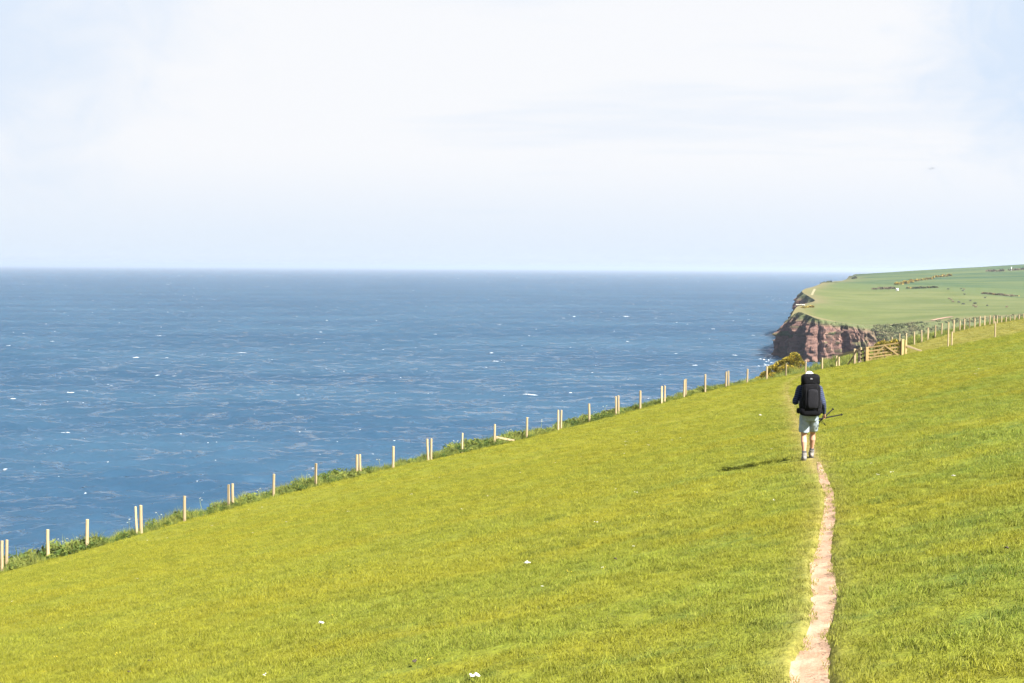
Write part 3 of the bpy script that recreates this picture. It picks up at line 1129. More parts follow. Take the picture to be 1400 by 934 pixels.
NV = 52
cv, vegv = [], []
for i in range(nd):
    p = dense[i]; nn = nrm[i]; k = kd[i]
    s = arc[i]
    rib = 0.6 * mnoise.noise(Vector((s * 0.085, 3.3, 0))) + 0.4 * mnoise.noise(Vector((s * 0.21, 8.3, 0)))
    rib2 = abs(mnoise.noise(Vector((s * 0.16, 1.7, 5)))) 
    gul = max(0.0, 1 - abs(mnoise.noise(Vector((s * 0.11, 2.2, 9)))) / 0.17) + 0.5 * max(0.0, 1 - abs(mnoise.noise(Vector((s * 0.23, 7.2, 4)))) / 0.2)
    for j in range(NV):
        w = j / (NV - 1)
        z = p.z * (1 - w) + (SEA_Z - 1.5) * w
        if w < 0.2: oc = 3.5 * (w / 0.2)
        else: oc = 3.5 + 1.5 * (w - 0.2) / 0.8
        ov = w * 46 + 4 * mnoise.noise(Vector((s * 0.04, w * 3, 2)))
        fall = min(1, w / 0.14)
        rug = 8.0 * rib + 9.0 * (rib2 - 0.22) + 2.6 * (0.5 - abs(mnoise.noise(Vector((s * 0.22, z * 0.10, 7)))) * 2) + 2.0 * (0.4 - abs(mnoise.noise(Vector((s * 0.45, z * 0.22, 17)))) * 2) + 1.2 * mnoise.noise(Vector((s * 0.9, z * 0.45, 1)))
        led = mnoise.noise(Vector((s * 0.05, z * 0.28, 11)))
        rug += 1.6 * max(0, led) * 1.5 - 7.5 * gul * min(1, w / 0.3)
        o = k * (oc + rug * fall) + (1 - k) * ov
        if j == 0: o = 0.0
        q = Vector((p.x + nn.x * o, p.y + nn.y * o, z + (0 if j == 0 else 0.5 * mnoise.noise(Vector((s * 0.5, z * 0.4, 3))))))
        cv.append(tuple(q))
        vg = max(0, 1 - w / 0.17) * 1.6 + (0.9 if led > 0.22 and w > 0.25 else 0) * (0.6 + mnoise.noise(Vector((s * 0.1, z * 0.1, 31))))
        vg += 0.35 * mnoise.noise(Vector((s * 0.12, z * 0.2, 4)))
        vegv.append(min(1, max(0, vg * k + (1 - k) * 1.0)))
cf = []
for i in range(nd - 1):
    for j in range(NV - 1):
        a = i * NV + j
        cf.append((a, a + NV, a + NV + 1, a + 1))
cliff = mesh_obj('cliff', cv, cf, make_cliff_mat(), smooth=False)
at = cliff.data.attributes.new('veg', 'FLOAT', 'POINT'); at.data.foreach_set('value', vegv)
tag(cliff, 'red sandstone cliff falling from the far headland to the sea', kind='structure')


def head_pt(px, py, Y):
    p = P(px, py, Y)
    return Vector((p.x, p.y, float(head_z([p.x], [p.y])[0])))


def head_hit(px, py):
    """march the pixel ray onto the headland"""
    last = None
    for Y in np.arange(930, 2900, 4.0):
        p = P(px, py, Y)
        h = float(head_z([p.x], [p.y])[0])
        if p.z < h:
            return Vector((p.x, p.y, h))
    return head_pt(px, py, 1400)


# ------------------------------------------------------------------ shrubs
def make_gorse_mats():
    m, t, b = mat_new('gorse_leaf')
    pos = position(t)
    n = noise_tex(t, pos, 2.2, 4, 0.6)
    c = mixc(t, maprange(t, n, 0.35, 0.65), (0.068, 0.070, 0.013), (0.170, 0.140, 0.020))
    t.links.new(c, b.inputs['Base Color'])
    b.inputs['Roughness'].default_value = 0.8
    b.inputs['Specular IOR Level'].default_value = 0.2
    f_ = simple_mat('gorse_flower', (0.34, 0.235, 0.014), 0.7, 0.3, 4.0)
    return m, f_


M_gleaf, M_gflower = make_gorse_mats()
M_wood_dark = simple_mat('gorse_wood', (0.09, 0.065, 0.045), 0.9, 0.4, 20)


def spiky(mat, name, blobs, n, size, seed, parent, top_bias=0.0, flat=0.4):
    """many small leaf faces spread through overlapping clumps"""
    r_ = random.Random(seed)
    v, f = [], []
    for _ in range(n):
        (c, rad) = r_.choice(blobs)
        d = Vector((r_.gauss(0, 1), r_.gauss(0, 1), r_.gauss(0, 1) + top_bias)).normalized()
        q = Vector(c) + Vector((d.x * rad[0], d.y * rad[1], d.z * rad[2])) * (r_.uniform(0.55, 1.08) ** 0.6)
        if q.z < -0.15: continue
        rot = Euler((r_.uniform(0, 6.28), r_.uniform(0, 6.28), r_.uniform(0, 6.28))).to_matrix()
        s = size * r_.uniform(0.5, 1.5)
        k = len(v)
        ax = (d + Vector((r_.uniform(-.7, .7), r_.uniform(-.7, .7), r_.uniform(-.3, .9)))).normalized()
        sd = ax.cross(rot @ Vector((0, 0, 1))).normalized() * s * flat
        v += [tuple(q - ax * s * .5), tuple(q + sd * 0.6), tuple(q + ax * s * .7), tuple(q - sd * 0.6)]
        f.append((k, k + 1, k + 2, k + 3))
    return tag(mesh_obj(name, v, f, mat, parent), kind='stuff')


def gorse(loc, blobs, n, nf, size, seed, label, group=None):
    root = tag(empty('gorse_bush', loc), label, 'gorse bush', group)
    crown = spiky(M_gleaf, 'crown', blobs, n, size, seed, root)
    spiky(M_gflower, 'blossom', blobs, nf, size * 0.62, seed + 1, root, 0.9, 0.6)
    bm = bmesh.new()
    r_ = random.Random(seed)
    for (c, rad) in blobs:
        for _ in range(3):
            base = Vector((c[0] * 0.6 + r_.uniform(-.1, .1), c[1] * 0.6, -0.2))
            tube(bm, [base, base.lerp(Vector(c), 0.5) + Vector((r_.uniform(-.1, .1), 0, 0)), Vector(c) + Vector((r_.uniform(-.3, .3) * rad[0], 0, rad[2] * .4))], [0.05, 0.035, 0.012], 6)
    tag(bm_obj('stem', bm, M_wood_dark, root), kind='stuff')
    return root


g0 = P(1075, 514, 112)
gb = Vector((g0.x, g0.y, gz(g0.x, g0.y) - 0.1))
pp = lambda px, py, dy=0: P(px, py, g0.y + dy) - gb
blobs = []
for (px, py, rx, rz, dy) in [(1086, 492, 9, 10, 0), (1078, 497, 10, 9, -0.3), (1068, 502, 10, 9, 0.2), (1058, 507, 9, 8, 0.0), (1048, 514, 9, 6, 0.2), (1040, 519, 8, 4, 0.1), (1093, 502, 8, 11, 0.2), (1076, 508, 14, 9, -0.8), (1090, 511, 10, 8, -0.8), (1060, 515, 12, 6, -0.6)]:
    c = pp(px, py, dy)
    blobs.append((tuple(c), (rx * 112 / F, 0.7, rz * 112 / F)))
gorse(gb, blobs, 16000, 5200, 0.105, 41, 'large mound of yellow flowering gorse behind the fence at the cliff edge')
g1 = P(1214, 482, 108)
gb1 = Vector((g1.x, g1.y, gz(g1.x, g1.y) - 0.1))
gorse(gb1, [((-0.4, 0, 0.55), (0.7, .6, .7)), ((0.5, 0.1, 0.7), (0.6, .6, .65))], 3200, 500, 0.11, 51, 'smaller gorse bush behind the field gate')

# distant gorse and hedges of the headland
def far_mound(name, pts, rx, rz, mat, label, cat, n=130, size=1.3, flower=0, seed=1, group=None):
    """a hedge on the headland: one thing, leaf faces on overlapping clumps"""
    base = pts[len(pts) // 2]
    root = tag(empty(name, base), label, cat, group)
    r_ = random.Random(seed)
    bl = [(tuple(p - base + Vector((r_.uniform(-.4, .4) * rx, r_.uniform(-.4, .4) * rx, rz * 0.1))), (rx * r_.uniform(.5, 1.2), rx * r_.uniform(.5, 1.0), rz * r_.uniform(.25, .95))) for p in pts]
    spiky(mat, 'foliage', bl, n * len(bl), size, seed, root, 0.2, 0.8)
    if flower:
        spiky(M_gflower2, 'blossom', bl, flower * len(bl), size * 0.9, seed + 3, root, 0.9, 0.8)
    return root


def line_pts(a, b, n):
    return [head_hit(a[0] + (b[0] - a[0]) * i / (n - 1), a[1] + (b[1] - a[1]) * i / (n - 1)) for i in range(n)]


M_gflower2 = simple_mat('gorse_flower_far', (0.27, 0.195, 0.03), 0.7, 0.25, 0.3)
M_hedge = simple_mat('hedge_leaf', (0.056, 0.066, 0.028), 0.9, 0.4, 0.4)
M_bracken = simple_mat('bracken', (0.115, 0.108, 0.050), 0.9, 0.3, 0.12, col2=(0.080, 0.098, 0.038))
M_heather = simple_mat('bramble_leaf', (0.105, 0.085, 0.050), 0.9, 0.35, 0.4)
far_mound('gorse_hedge', line_pts((1227, 390), (1252, 385), 7), 3.6, 2.8, M_gleaf, 'brightest yellow stretch of gorse hedge across the far headland', 'hedge', 60, 1.6, 150, 3)
far_mound('gorse_hedge', line_pts((1254, 384.5), (1274, 381.5), 6), 3.2, 2.2, M_gleaf, 'middle part of the gorse hedge with brown gaps on the far headland', 'hedge', 90, 1.6, 45, 5)
far_mound('gorse_hedge', line_pts((1278, 380), (1297, 377.8), 6), 4.0, 2.8, M_gleaf, 'orange upper end of the gorse hedge near the skyline', 'hedge', 60, 1.8, 140, 8)
far_mound('gorse_patch', line_pts((1094, 424), (1110, 421), 6), 2.0, 1.3, M_gleaf, 'orange gorse patch near the edge of the far cliff', 'gorse', 50, 0.9, 160, 11)
far_mound('hedge', line_pts((1195, 396), (1222, 394.5), 9), 2.6, 1.5, M_heather, 'brownish hedge leading to the white hut', 'hedge', 70, 1.2, 0, 13)
far_mound('hedge', line_pts((1242, 395), (1280, 393.5), 11), 2.6, 1.5, M_hedge, 'dark hedge right of the white hut', 'hedge', 80, 1.2, 6, 17)
far_mound('hedge', line_pts((1345, 401.5), (1400, 406.5), 14), 2.4, 1.3, M_heather, 'long reddish hedge at the right end of the headland field', 'hedge', 60, 1.2, 4, 19)
far_mound('scrub', line_pts((1352, 371.5), (1368, 371.5), 5), 5.0, 3.0, M_heather, 'brown scrub just below the skyline', 'scrub', 60, 2.0, 0, 23)
far_mound('scrub', line_pts((1382, 370), (1400, 369), 5), 5.0, 2.6, M_heather, 'brown scrub below the white marker post', 'scrub', 60, 2.0, 0, 29)
far_mound('shrub', [head_hit(1168, 381.2), head_hit(1169.5, 381)], 3.0, 3.4, M_hedge, 'single dark bush breaking the skyline of the headland', 'bush', 120, 1.3, 0, 31)
far_mound('shrub', [coast3[21] + Vector((-2, -6, -2.2)), coast3[21] + Vector((1, 0, -1.2)), coast3[21] + Vector((5, 2, -1)), coast3[21] + Vector((10, 3, -1.3))], 5.0, 2.4, M_hedge, 'dark bushes on the hump above the second cliff', 'bush', 160, 1.3, 0, 37)
# rough scrub on the valley side under the pasture
sv = []
sr = random.Random(3)
n = 900
bl = []
cand = [i for i in range(4, nd) if kd[i] < 0.6 and dense[i].y < 1000]
for _ in range(420):
    i = sr.choice(cand)
    w = sr.uniform(0.0, 0.5) ** 1.3
    j = min(NV - 1, int(w * NV))
    q = cv[i * NV + j]
    bl.append((q, (sr.uniform(1, 2.6), sr.uniform(1, 2.2), sr.uniform(.5, 1.3))))
if bl:
    s1 = spiky(M_hedge, 'valley_scrub', [(Vector(b[0]) - Vector((0, 0, 0)), b[1]) for b in bl], 0, 1, 1, None)
    bpy.data.objects.remove(s1)
    v, f = [], []
    for (c, rad) in bl:
        for _ in range(55):
            d = Vector((sr.gauss(0, 1), sr.gauss(0, 1), abs(sr.gauss(0, 1)))).normalized()
            q = Vector(c) + Vector((d.x * rad[0], d.y * rad[1], d.z * rad[2])) * sr.uniform(.7, 1.05)
            s = sr.uniform(.18, .5)
            a = Vector((sr.gauss(0, 1), sr.gauss(0, 1), sr.gauss(0, 1))).normalized() * s
            b_ = a.cross(Vector((sr.gauss(0, 1), sr.gauss(0, 1), sr.gauss(0, 1)))).normalized() * s * .7
            k = len(v)
            v += [tuple(q - a), tuple(q + b_), tuple(q + a), tuple(q - b_)]
            f.append((k, k + 1, k + 2, k + 3))
    o = mesh_obj('valley_scrub', v, f, M_bracken)
    tag(o, 'rough bracken and scrub covering the valley side beyond the fence', 'scrub', kind='stuff')


def strip(name, pts, w, mat, label, lift=0.12):
    v, f = [], []
    for i, p in enumerate(pts):
        a = pts[max(0, i - 1)]; b = pts[min(len(pts) - 1, i + 1)]
        d = (b - a).xy.normalized()
        n_ = Vector((-d.y, d.x, 0)) * w / 2
        v += [tuple(p + n_ + Vector((0, 0, lift))), tuple(p - n_ + Vector((0, 0, lift)))]
    for i in range(len(pts) - 1):
        f.append((2 * i, 2 * i + 1, 2 * i + 3, 2 * i + 2))
    o = mesh_obj(name, v, f, mat)
    return tag(o, label, kind='structure')


M_pale = simple_mat('pale_earth', (0.20, 0.175, 0.10), 0.95, 0.25, 0.3)
M_pink = simple_mat('pink_earth', (0.28, 0.17, 0.125), 0.95, 0.25, 0.3)
strip('footpath', [head_hit(1110, 404.5), head_hit(1111, 401.5), head_hit(1112.5, 398.5), head_hit(1114, 395.5)], 2.0, M_pale, 'pale footpath climbing the edge of the second headland', 0.35)
strip('track', [head_pt(px, py, Y) for px, py, Y in [(1274, 437, 956), (1283, 436, 962), (1292, 435, 968), (1302, 434.6, 972)]], 3.0, M_pink, 'bare pinkish track at the lower edge of the far field', 0.45)

# pale flat outcrop at the cliff edge
bm = bmesh.new()
ob = head_pt(1094, 417, 1052)
for k in range(5):
    ball(bm, (k * 1.25 - 2.6, random.uniform(-.4, .4), 0.5), (1.1, 1.2, random.uniform(.5, .8)), 9, 6)
for vv in bm.verts:
    vv.co += Vector((fbm(vv.co.x, vv.co.y, vv.co.z, 1.3), fbm(vv.co.y, vv.co.z, vv.co.x, 1.3), fbm(vv.co.z, vv.co.x, 3, 1.3))) * 0.25
o = remeshed('rock_outcrop', bm, 0.16, simple_mat('pale_rock', (0.28, 0.26, 0.21), 0.9, 0.15, 1.0), None, 1)
o.location = ob
tag(o, 'pale flat rock outcrop on the edge above the far cliff', 'rock')

# white hut
hh = head_hit(1226.5, 397.5)
hut = tag(empty('hut', hh, R(20)), 'tiny white hut below the gorse hedge on the headland', 'hut')
hut.scale = (.62, .62, .62)
bm = bmesh.new(); box(bm, (0, 0, 1.2), (3.4, 2.4, 2.6)); bm_obj('wall', bm, simple_mat('white_paint', (0.45, 0.45, 0.44), 0.7, 0.1, 2), hut, False)
bm = bmesh.new()
vs = [bm.verts.new(q) for q in ((-1.9, -1.4, 2.5), (1.9, -1.4, 2.5), (1.9, 0, 3.3), (-1.9, 0, 3.3), (-1.9, 1.4, 2.5), (1.9, 1.4, 2.5))]
for q in ((0, 1, 2, 3), (3, 2, 5, 4), (0, 3, 4), (1, 5, 2), (0, 4, 5, 1)): bm.faces.new([vs[i] for i in q])
bm_obj('roof', bm, simple_mat('grey_roof', (0.45, 0.46, 0.47), 0.7, 0.2, 2), hut, False)
bm = bmesh.new(); box(bm, (-0.7, -1.23, 0.9), (1.2, 0.06, 1.8)); bm_obj('door', bm, simple_mat('dark_door', (0.03, 0.035, 0.04), 0.6, 0.3, 5), hut, False)
mp = head_hit(1382.5, 370)
mk = tag(empty('marker_post', mp), 'white marker post near the skyline at the right edge', 'post')
bm = bmesh.new(); tube(bm, [(0, 0, -0.3), (0, 0, 5.4)], [0.6, 0.5], 8); bm_obj('post', bm, bpy.data.materials['white_paint'], mk)
bm = bmesh.new(); tube(bm, [(0, 0, -0.3), (0, 0, 0.5)], [1.0, 0.9], 8); bm_obj('plinth', bm, bpy.data.materials['white_paint'], mk)

# ------------------------------------------------------------------ cattle
M_black = simple_mat('black_hide', (0.018, 0.017, 0.018), 0.7, 0.3, 3)
M_brown = simple_mat('brown_hide', (0.075, 0.045, 0.03), 0.7, 0.3, 3)


def cow_bm(grazing):
    bm = bmesh.new()
    tube(bm, [(-0.85, 0, 1.12), (-0.6, 0, 1.08), (-0.1, 0, 1.0), (0.4, 0, 1.02), (0.8, 0, 1.1)], [(.26, .22), (.33, .36), (.36, .42), (.34, .42), (.24, .30)], 12, frame=(Vector((0, 1, 0)), Vector((0, 0, 1))))
    ball(bm, (-0.82, 0, 1.12), (.2, .26, .28)); ball(bm, (0.72, 0, 1.08), (.26, .28, .36))
    nk = [(0.75, 0, 1.2), (1.1, 0, 0.95), (1.35, 0, 0.55)] if grazing else [(0.7, 0, 1.2), (1.0, 0, 1.4), (1.2, 0, 1.52)]
    tube(bm, nk, [.24, .18, .14], 10)
    hd = Vector(nk[-1])
    tip = hd + (Vector((0.2, 0, -0.42)) if grazing else Vector((0.42, 0, -0.2)))
    capsule(bm, hd, tip, .14, .085)
    for s in (-1, 1):
        capsule(bm, hd + Vector((-.05, s * .1, .06)), hd + Vector((-.08, s * .28, .07)), .05, .03)
        capsule(bm, (0.58, s * .2, .85), (0.6, s * .2, .42), .13, .075); capsule(bm, (0.6, s * .2, .42), (0.58, s * .2, .05), .07, .065)
        capsule(bm, (-0.68, s * .2, .95), (-0.58, s * .22, .72), .2, .13); capsule(bm, (-0.58, s * .22, .72), (-0.78, s * .21, .45), .11, .07); capsule(bm, (-0.78, s * .21, .45), (-0.72, s * .21, .05), .065, .065)
    tube(bm, [(-1.0, 0, 1.25), (-1.1, 0, 1.0), (-1.08, 0, .6)], [.05, .035, .05], 6)
    return bm


cow_meshes = []
for g in (True, False):
    o = remeshed('cow', cow_bm(g), 0.06, None, None, 2)
    cow_meshes.append(o.data)
    bpy.data.objects.remove(o)
COWS = [(1296.5, 396.5, 1, 0, 'black cow standing alone just below the dark hedge'),
        (1314, 396, 1, 0, 'leftmost of the three small dark cows at the right end of the dark hedge'), (1318, 396.5, 0, 0, 'rightmost of the three small cows just right of the dark hedge'), (1316, 398.5, 1, 1, 'lowest of the three small cows just right of the dark hedge'),
        (1318.5, 403.7, 1, 0, 'black cow alone between the hedge row and the grazing herd'),
        (1346.5, 408.4, 1, 0, 'black cow nearest the reddish hedge on the right'),
        (1297.5, 409.8, 0, 1, 'leftmost brown calf of the herd in the pale field'), (1300.5, 411, 0, 0, 'second calf from the left of the herd in the pale field'), (1302.5, 413.5, 0, 1, 'third calf from the left and lowest of the leftmost three'),
        (1310.5, 414.6, 1, 1, 'black cow grazing right beside the three leftmost calves'), (1317, 417.2, 1, 1, 'black cow grazing left of the largest black cow'), (1326.5, 412.6, 1, 0, 'black cow uppermost in the middle of the herd'),
        (1333, 416.7, 1, 0, 'largest and blackest cow in the middle of the herd'),
        (1331, 419.3, 0, 1, 'calf just below and left of the largest black cow'), (1333.7, 421, 0, 0, 'calf lowest in the herd under the largest black cow'), (1349.5, 419, 1, 1, 'grey black cow right of the largest black cow'), (1376, 421, 0, 0, 'lone cow farthest right in the headland field')]
cr = random.Random(9)
mats_by = {}
for i, (px, py, black, graze, lab) in enumerate(COWS):
    src = cow_meshes[0 if (graze or i % 3 == 0) else 1]
    key = (src.name, black)
    if key not in mats_by:
        md_ = src.copy(); md_.materials.clear(); md_.materials.append(M_black if black else M_brown)
        mats_by[key] = md_
    o = link(bpy.data.objects.new('cow', mats_by[key]))
    q = head_hit(px, py)
    o.location = q + Vector((0, 0, -0.05))
    o.rotation_euler = (0, 0, cr.choice((0, math.pi)) + cr.uniform(-.7, .7))
    s_ = 1.25 if (i == 12) else cr.uniform(.95, 1.12)
    o.scale = (s_,) * 3
    if lab is None:
        lab = 'black cow grazing in the small herd on the far field' if black else 'brown cow or calf grazing in the small herd on the far field'
    tag(o, lab, 'cow', 'cattle on the far headland')

# ------------------------------------------------------------------ timber fences
def make_wood(name, a, b2):
    m, t, b = mat_new(name)
    tcn = N(t, 'ShaderNodeTexCoord')
    oi = N(t, 'ShaderNodeObjectInfo')
    n = noise_tex(t, mapping(t, tcn.outputs['Object'], (30, 30, 2.5)), 1.0, 5, 0.65, 0.4)
    n2 = noise_tex(t, tcn.outputs['Object'], 4.0, 3, 0.5)
    c = mixc(t, maprange(t, n, 0.3, 0.7), a, b2)
    c = mixc(t, math_node(t, 'MULTIPLY', oi.outputs['Random'], 0.55), c, tuple(x * 0.62 for x in b2))
    c = mixc(t, math_node(t, 'MULTIPLY', maprange(t, n2, 0.5, 0.7), 0.35), c, (0.26, 0.23, 0.15))
    t.links.new(c, b.inputs['Base Color'])
    b.inputs['Roughness'].default_value = 0.85
    b.inputs['Specular IOR Level'].default_value = 0.2
    bn = N(t, 'ShaderNodeBump')
    bn.inputs['Strength'].default_value = 0.5
    bn.inputs['Distance'].default_value = 0.01
    t.links.new(n, bn.inputs['Height'])
    t.links.new(bn.outputs[0], b.inputs['Normal'])
    return m


M_wood = make_wood('fence_timber', (0.33, 0.26, 0.155), (0.215, 0.165, 0.095))
M_wood2 = make_wood('gate_timber', (0.36, 0.265, 0.12), (0.23, 0.16, 0.07))
M_wood3 = make_wood('dark_timber', (0.03, 0.023, 0.016), (0.02, 0.016, 0.012))
M_wire = simple_mat('galvanised_wire', (0.09, 0.095, 0.10), 0.7, 0.2, 5, 0, 0.2)


def post_mesh(seed, half=False):
    r_ = random.Random(seed)
    bm = bmesh.new()
    bend = r_.uniform(-.012, .012)
    pts = [(0, 0, -0.35), (bend, 0, 0.3), (bend * 1.4, r_.uniform(-.006, .006), 0.7), (bend, 0, 1.0)]
    rr = [0.062, 0.060, 0.057, 0.055]
    rings = tube(bm, pts, rr, 10, True)
    for vtx in rings[-1]:
        vtx.co.z += vtx.co.x * r_.uniform(-.25, .25) + vtx.co.y * r_.uniform(-.25, .25)
    if half:
        for vtx in bm.verts:
            vtx.co.y = max(vtx.co.y, -0.02)
    es = [e for e in bm.edges if e.verts[0] in rings[-1] and e.verts[1] in rings[-1]]
    bmesh.ops.bevel(bm, geom=es, offset=0.008, segments=1, affect='EDGES')
    bmesh.ops.translate(bm, verts=bm.verts, vec=(0, 0, 0))
    me = bpy.data.meshes.new('post')
    bm.to_mesh(me); bm.free()
    me.materials.append(M_wood)
    return me


POSTM = [post_mesh(i, i % 3 == 1) for i in range(6)]
# (photo column, top row, bottom row, second timber?)
POSTS = [(3, 739, 780, 0), (8.5, 738, 779.5, 0), (66, 724, 763, 0), (119, 710, 749.5, 0), (187, 692.5, 731, 0), (193, 691, 727, 0), (252.5, 678, 710, 0),
         (313, 662.5, 693, 0), (318.5, 661, 691.5, 0), (374, 648, 680.5, 0), (431.5, 633.5, 665, 0), (488, 621.5, 652, 0), (492.5, 621, 651, 0), (537.5, 610, 640, 0),
         (585.5, 600, 630.5, 0), (589.5, 599.5, 630, 0), (631.6, 592, 620.6, 0), (676, 580, 608.6, 0), (720, 570.5, 597.5, 0), (763.6, 560.6, 590, 0), (767, 560.6, 588, 0),
         (806, 552, 578.5, 0), (842, 542, 568.5, 0), (845.5, 541, 567.5, 0), (875, 534, 559.5, 0), (905, 528, 553, 0), (908.5, 527.5, 552.5, 0), (935, 519, 544.5, 0), (937.5, 518, 543, 0),
         (964, 511.8, 535.6, 0), (992.5, 508, 530, 0), (996, 507, 529.5, 0), (1021, 504.5, 526.5, 0), (1048, 500.8, 522, 0), (1074.5, 497, 517.5, 0), (1101, 493, 514, 0),
         (1124, 489, 510.5, 0), (1143.5, 486.5, 504, 0), (1146.8, 485.5, 504, 0),
         (1195, 470.5, 489, 0), (1208, 463, 482, 0), (1219, 461, 479, 0),
         (1229.5, 456, 476.5, 0), (1239.3, 455.5, 473.5, 0), (1250, 453.5, 471, 0), (1260, 451.5, 468.8, 0), (1268.8, 448, 466, 0), (1278.3, 444.5, 461.5, 0), (1287, 442, 459.5, 0),
         (1304, 437.5, 455, 0), (1312, 438.5, 452.5, 0), (1318, 436, 451.5, 0), (1325.6, 434.5, 450.5, 0), (1332.2, 434.5, 449.5, 0), (1339.2, 432.3, 448, 0), (1346.2, 431.8, 447, 0),
         (1352.7, 431.3, 446, 0), (1358.4, 431.8, 445, 0), (1363, 432, 444, 0), (1369, 433, 443, 0), (1375, 435, 442, 0), (1381, 434.8, 441, 0), (1386.6, 433.8, 440, 0), (1393, 433.6, 439, 0), (1399, 432.5, 438.2, 0)]
fo = Vector((Xf(60), 60, gz(Xf(60), 60)))
fence = tag(empty('post_and_wire_fence', fo), 'long fence of pale timber posts following the cliff edge', 'fence')
pr = random.Random(21)
tops = []
for i, (px, pt, pb, _) in enumerate(POSTS):
    Y = Yf(px)
    if i and abs(px - POSTS[i - 1][0]) < 6.2 and px < 1170:
        Y += 0.28
    b_ = P(px, pb, Y)
    z0 = gz(b_.x, b_.y)
    t_ = P(px, pt, Y)
    h = max(0.6, t_.z - z0)
    o = link(bpy.data.objects.new('post', POSTM[i % 6]), fence)
    o.location = Vector((b_.x, b_.y, z0)) - fo
    w = pr.uniform(0.95, 1.18)
    o.scale = (w, w, h)
    o.rotation_euler = (pr.gauss(0, .012), pr.gauss(0, .015), pr.uniform(0, 6.28))
    tops.append((Vector((b_.x, b_.y, z0)), h))
# posts that continue beyond the left edge of the picture
for k in range(1, 6):
    Y = Yf(3) - k * 1.85
    x = Xf(Y)
    o = link(bpy.data.objects.new('post', POSTM[k]), fence)
    o.location = Vector((x, Y, gz(x, Y))) - fo
    o.scale = (1.05, 1.05, 1.12)
    tops.insert(0, (Vector((x, Y, gz(x, Y))), 1.12))
for frac in (0.93, 0.62, 0.32):
    bm = bmesh.new()
    pts = [p + Vector((0.05, -0.05, h * frac)) - fo for p, h in sorted(tops, key=lambda q: q[0].y)]
    pts = [p for i, p in enumerate(pts) if i == 0 or (p - pts[i - 1]).length > 0.5]
    tube(bm, pts, 0.0006, 4, False)
    bm_obj('wire', bm, M_wire, fence)


def gp(px, py, Y):
    """point on the ground under a photo pixel column, and the height that row stands above it"""
    b_ = P(px, py, Y)
    return Vector((b_.x, b_.y, gz(b_.x, b_.y)))


# corner rail and strainer post where the cross fence meets the cliff fence
so = gp(1168, 497, 103)
cf_ = tag(empty('corner_fence', so), 'short corner fence with a top rail and a slanting brace beside the kissing gate', 'fence')


def part_post(name, px, pt, pb, Y, w, parent, org, mat=M_wood, square=True):
    b_ = gp(px, pb, Y); t_ = P(px, pt, Y)
    bm = bmesh.new()
    if square: box(bm, (0, 0, (t_.z - b_.z) / 2 - 0.15), (w, w, t_.z - b_.z + 0.3), None, 0.012)
    else: tube(bm, [(0, 0, -.3), (0, 0, t_.z - b_.z)], [w / 2, w / 2 * .95], 10)
    o = bm_obj(name, bm, mat, parent, False)
    o.location = b_ - org
    return o


def part_beam(name, a, b, w, h, parent, org, mat=M_wood):
    bm = bmesh.new()
    beam(bm, Vector(a) - org, Vector(b) - org, w, h)
    return bm_obj(name, bm, mat, parent, False)


part_post('post', 1168.3, 477, 497.5, 103, 0.17, cf_, so)
part_beam('rail', P(1146.5, 486.5, 105.8), P(1173, 479.3, 102.6), 0.06, 0.15, cf_, so)
a = gp(1157, 501.5, 103.4)
part_beam('brace', a, P(1168.6, 485, 103.05), 0.10, 0.10, cf_, so)

# kissing gate
ko = gp(1178, 497.5, 101.6)
kg = tag(empty('kissing_gate', ko), 'narrow dark and pale timber kissing gate at the end of the trodden line', 'gate')
part_post('post', 1174, 475.5, 498, 102.1, 0.13, kg, ko, M_wood3)
part_post('post', 1176.8, 475, 497, 102.4, 0.11, kg, ko, M_wood)
part_post('post', 1182, 474.5, 498, 101.5, 0.13, kg, ko, M_wood3)
for py in (479.5, 484.5, 490):
    part_beam('rail', P(1177, py, 102.35), P(1181.6, py - 1, 102.2), 0.05, 0.09, kg, ko, M_wood3)
st = gp(1177, 497, 101.4)
bm = bmesh.new(); box(bm, st - ko + Vector((0, 0, 0.08)), (0.42, 0.4, 0.2), None, 0.02)
bm_obj('step', bm, M_wood, kg, False)

# field gate
go_ = gp(1209, 492, 100.3)
fg = tag(empty('field_gate', go_), 'closed wooden five bar field gate across the slope', 'gate')
GA, GB = (1186.5, 101.0), (1231.5, 100.1)
def gpt(f, py0, py1, dy=0):
    px = GA[0] + (GB[0] - GA[0]) * f
    return P(px, py0 + (py1 - py0) * f, GA[1] + (GB[1] - GA[1]) * f + dy)
for (a, b) in ((475.5, 468.5), (480.5, 474), (485, 478.7), (489, 483), (493.2, 487)):
    part_beam('bar', gpt(0.02, a, b), gpt(0.985, a, b), 0.04, 0.10, fg, go_, M_wood2)
part_beam('stile', gpt(0.02, 495.5, 0) if False else P(1187.6, 495.2, 101.03), P(1187.6, 473.8, 101.03), 0.11, 0.075, fg, go_, M_wood2)
part_beam('stile', P(1231, 489, 100.15), P(1231, 466.5, 100.15), 0.09, 0.075, fg, go_, M_wood2)
part_beam('brace', P(1188.5, 493.0, 100.95), P(1209.5, 472.5, 100.5), 0.035, 0.09, fg, go_, M_wood2)
part_beam('brace', P(1230.5, 487.6, 100.07), P(1209.5, 472.5, 100.47), 0.035, 0.09, fg, go_, M_wood2)
part_beam('upright', P(1209.5, 491.6, 100.62), P(1209.5, 471.0, 100.62), 0.09, 0.035, fg, go_, M_wood2)

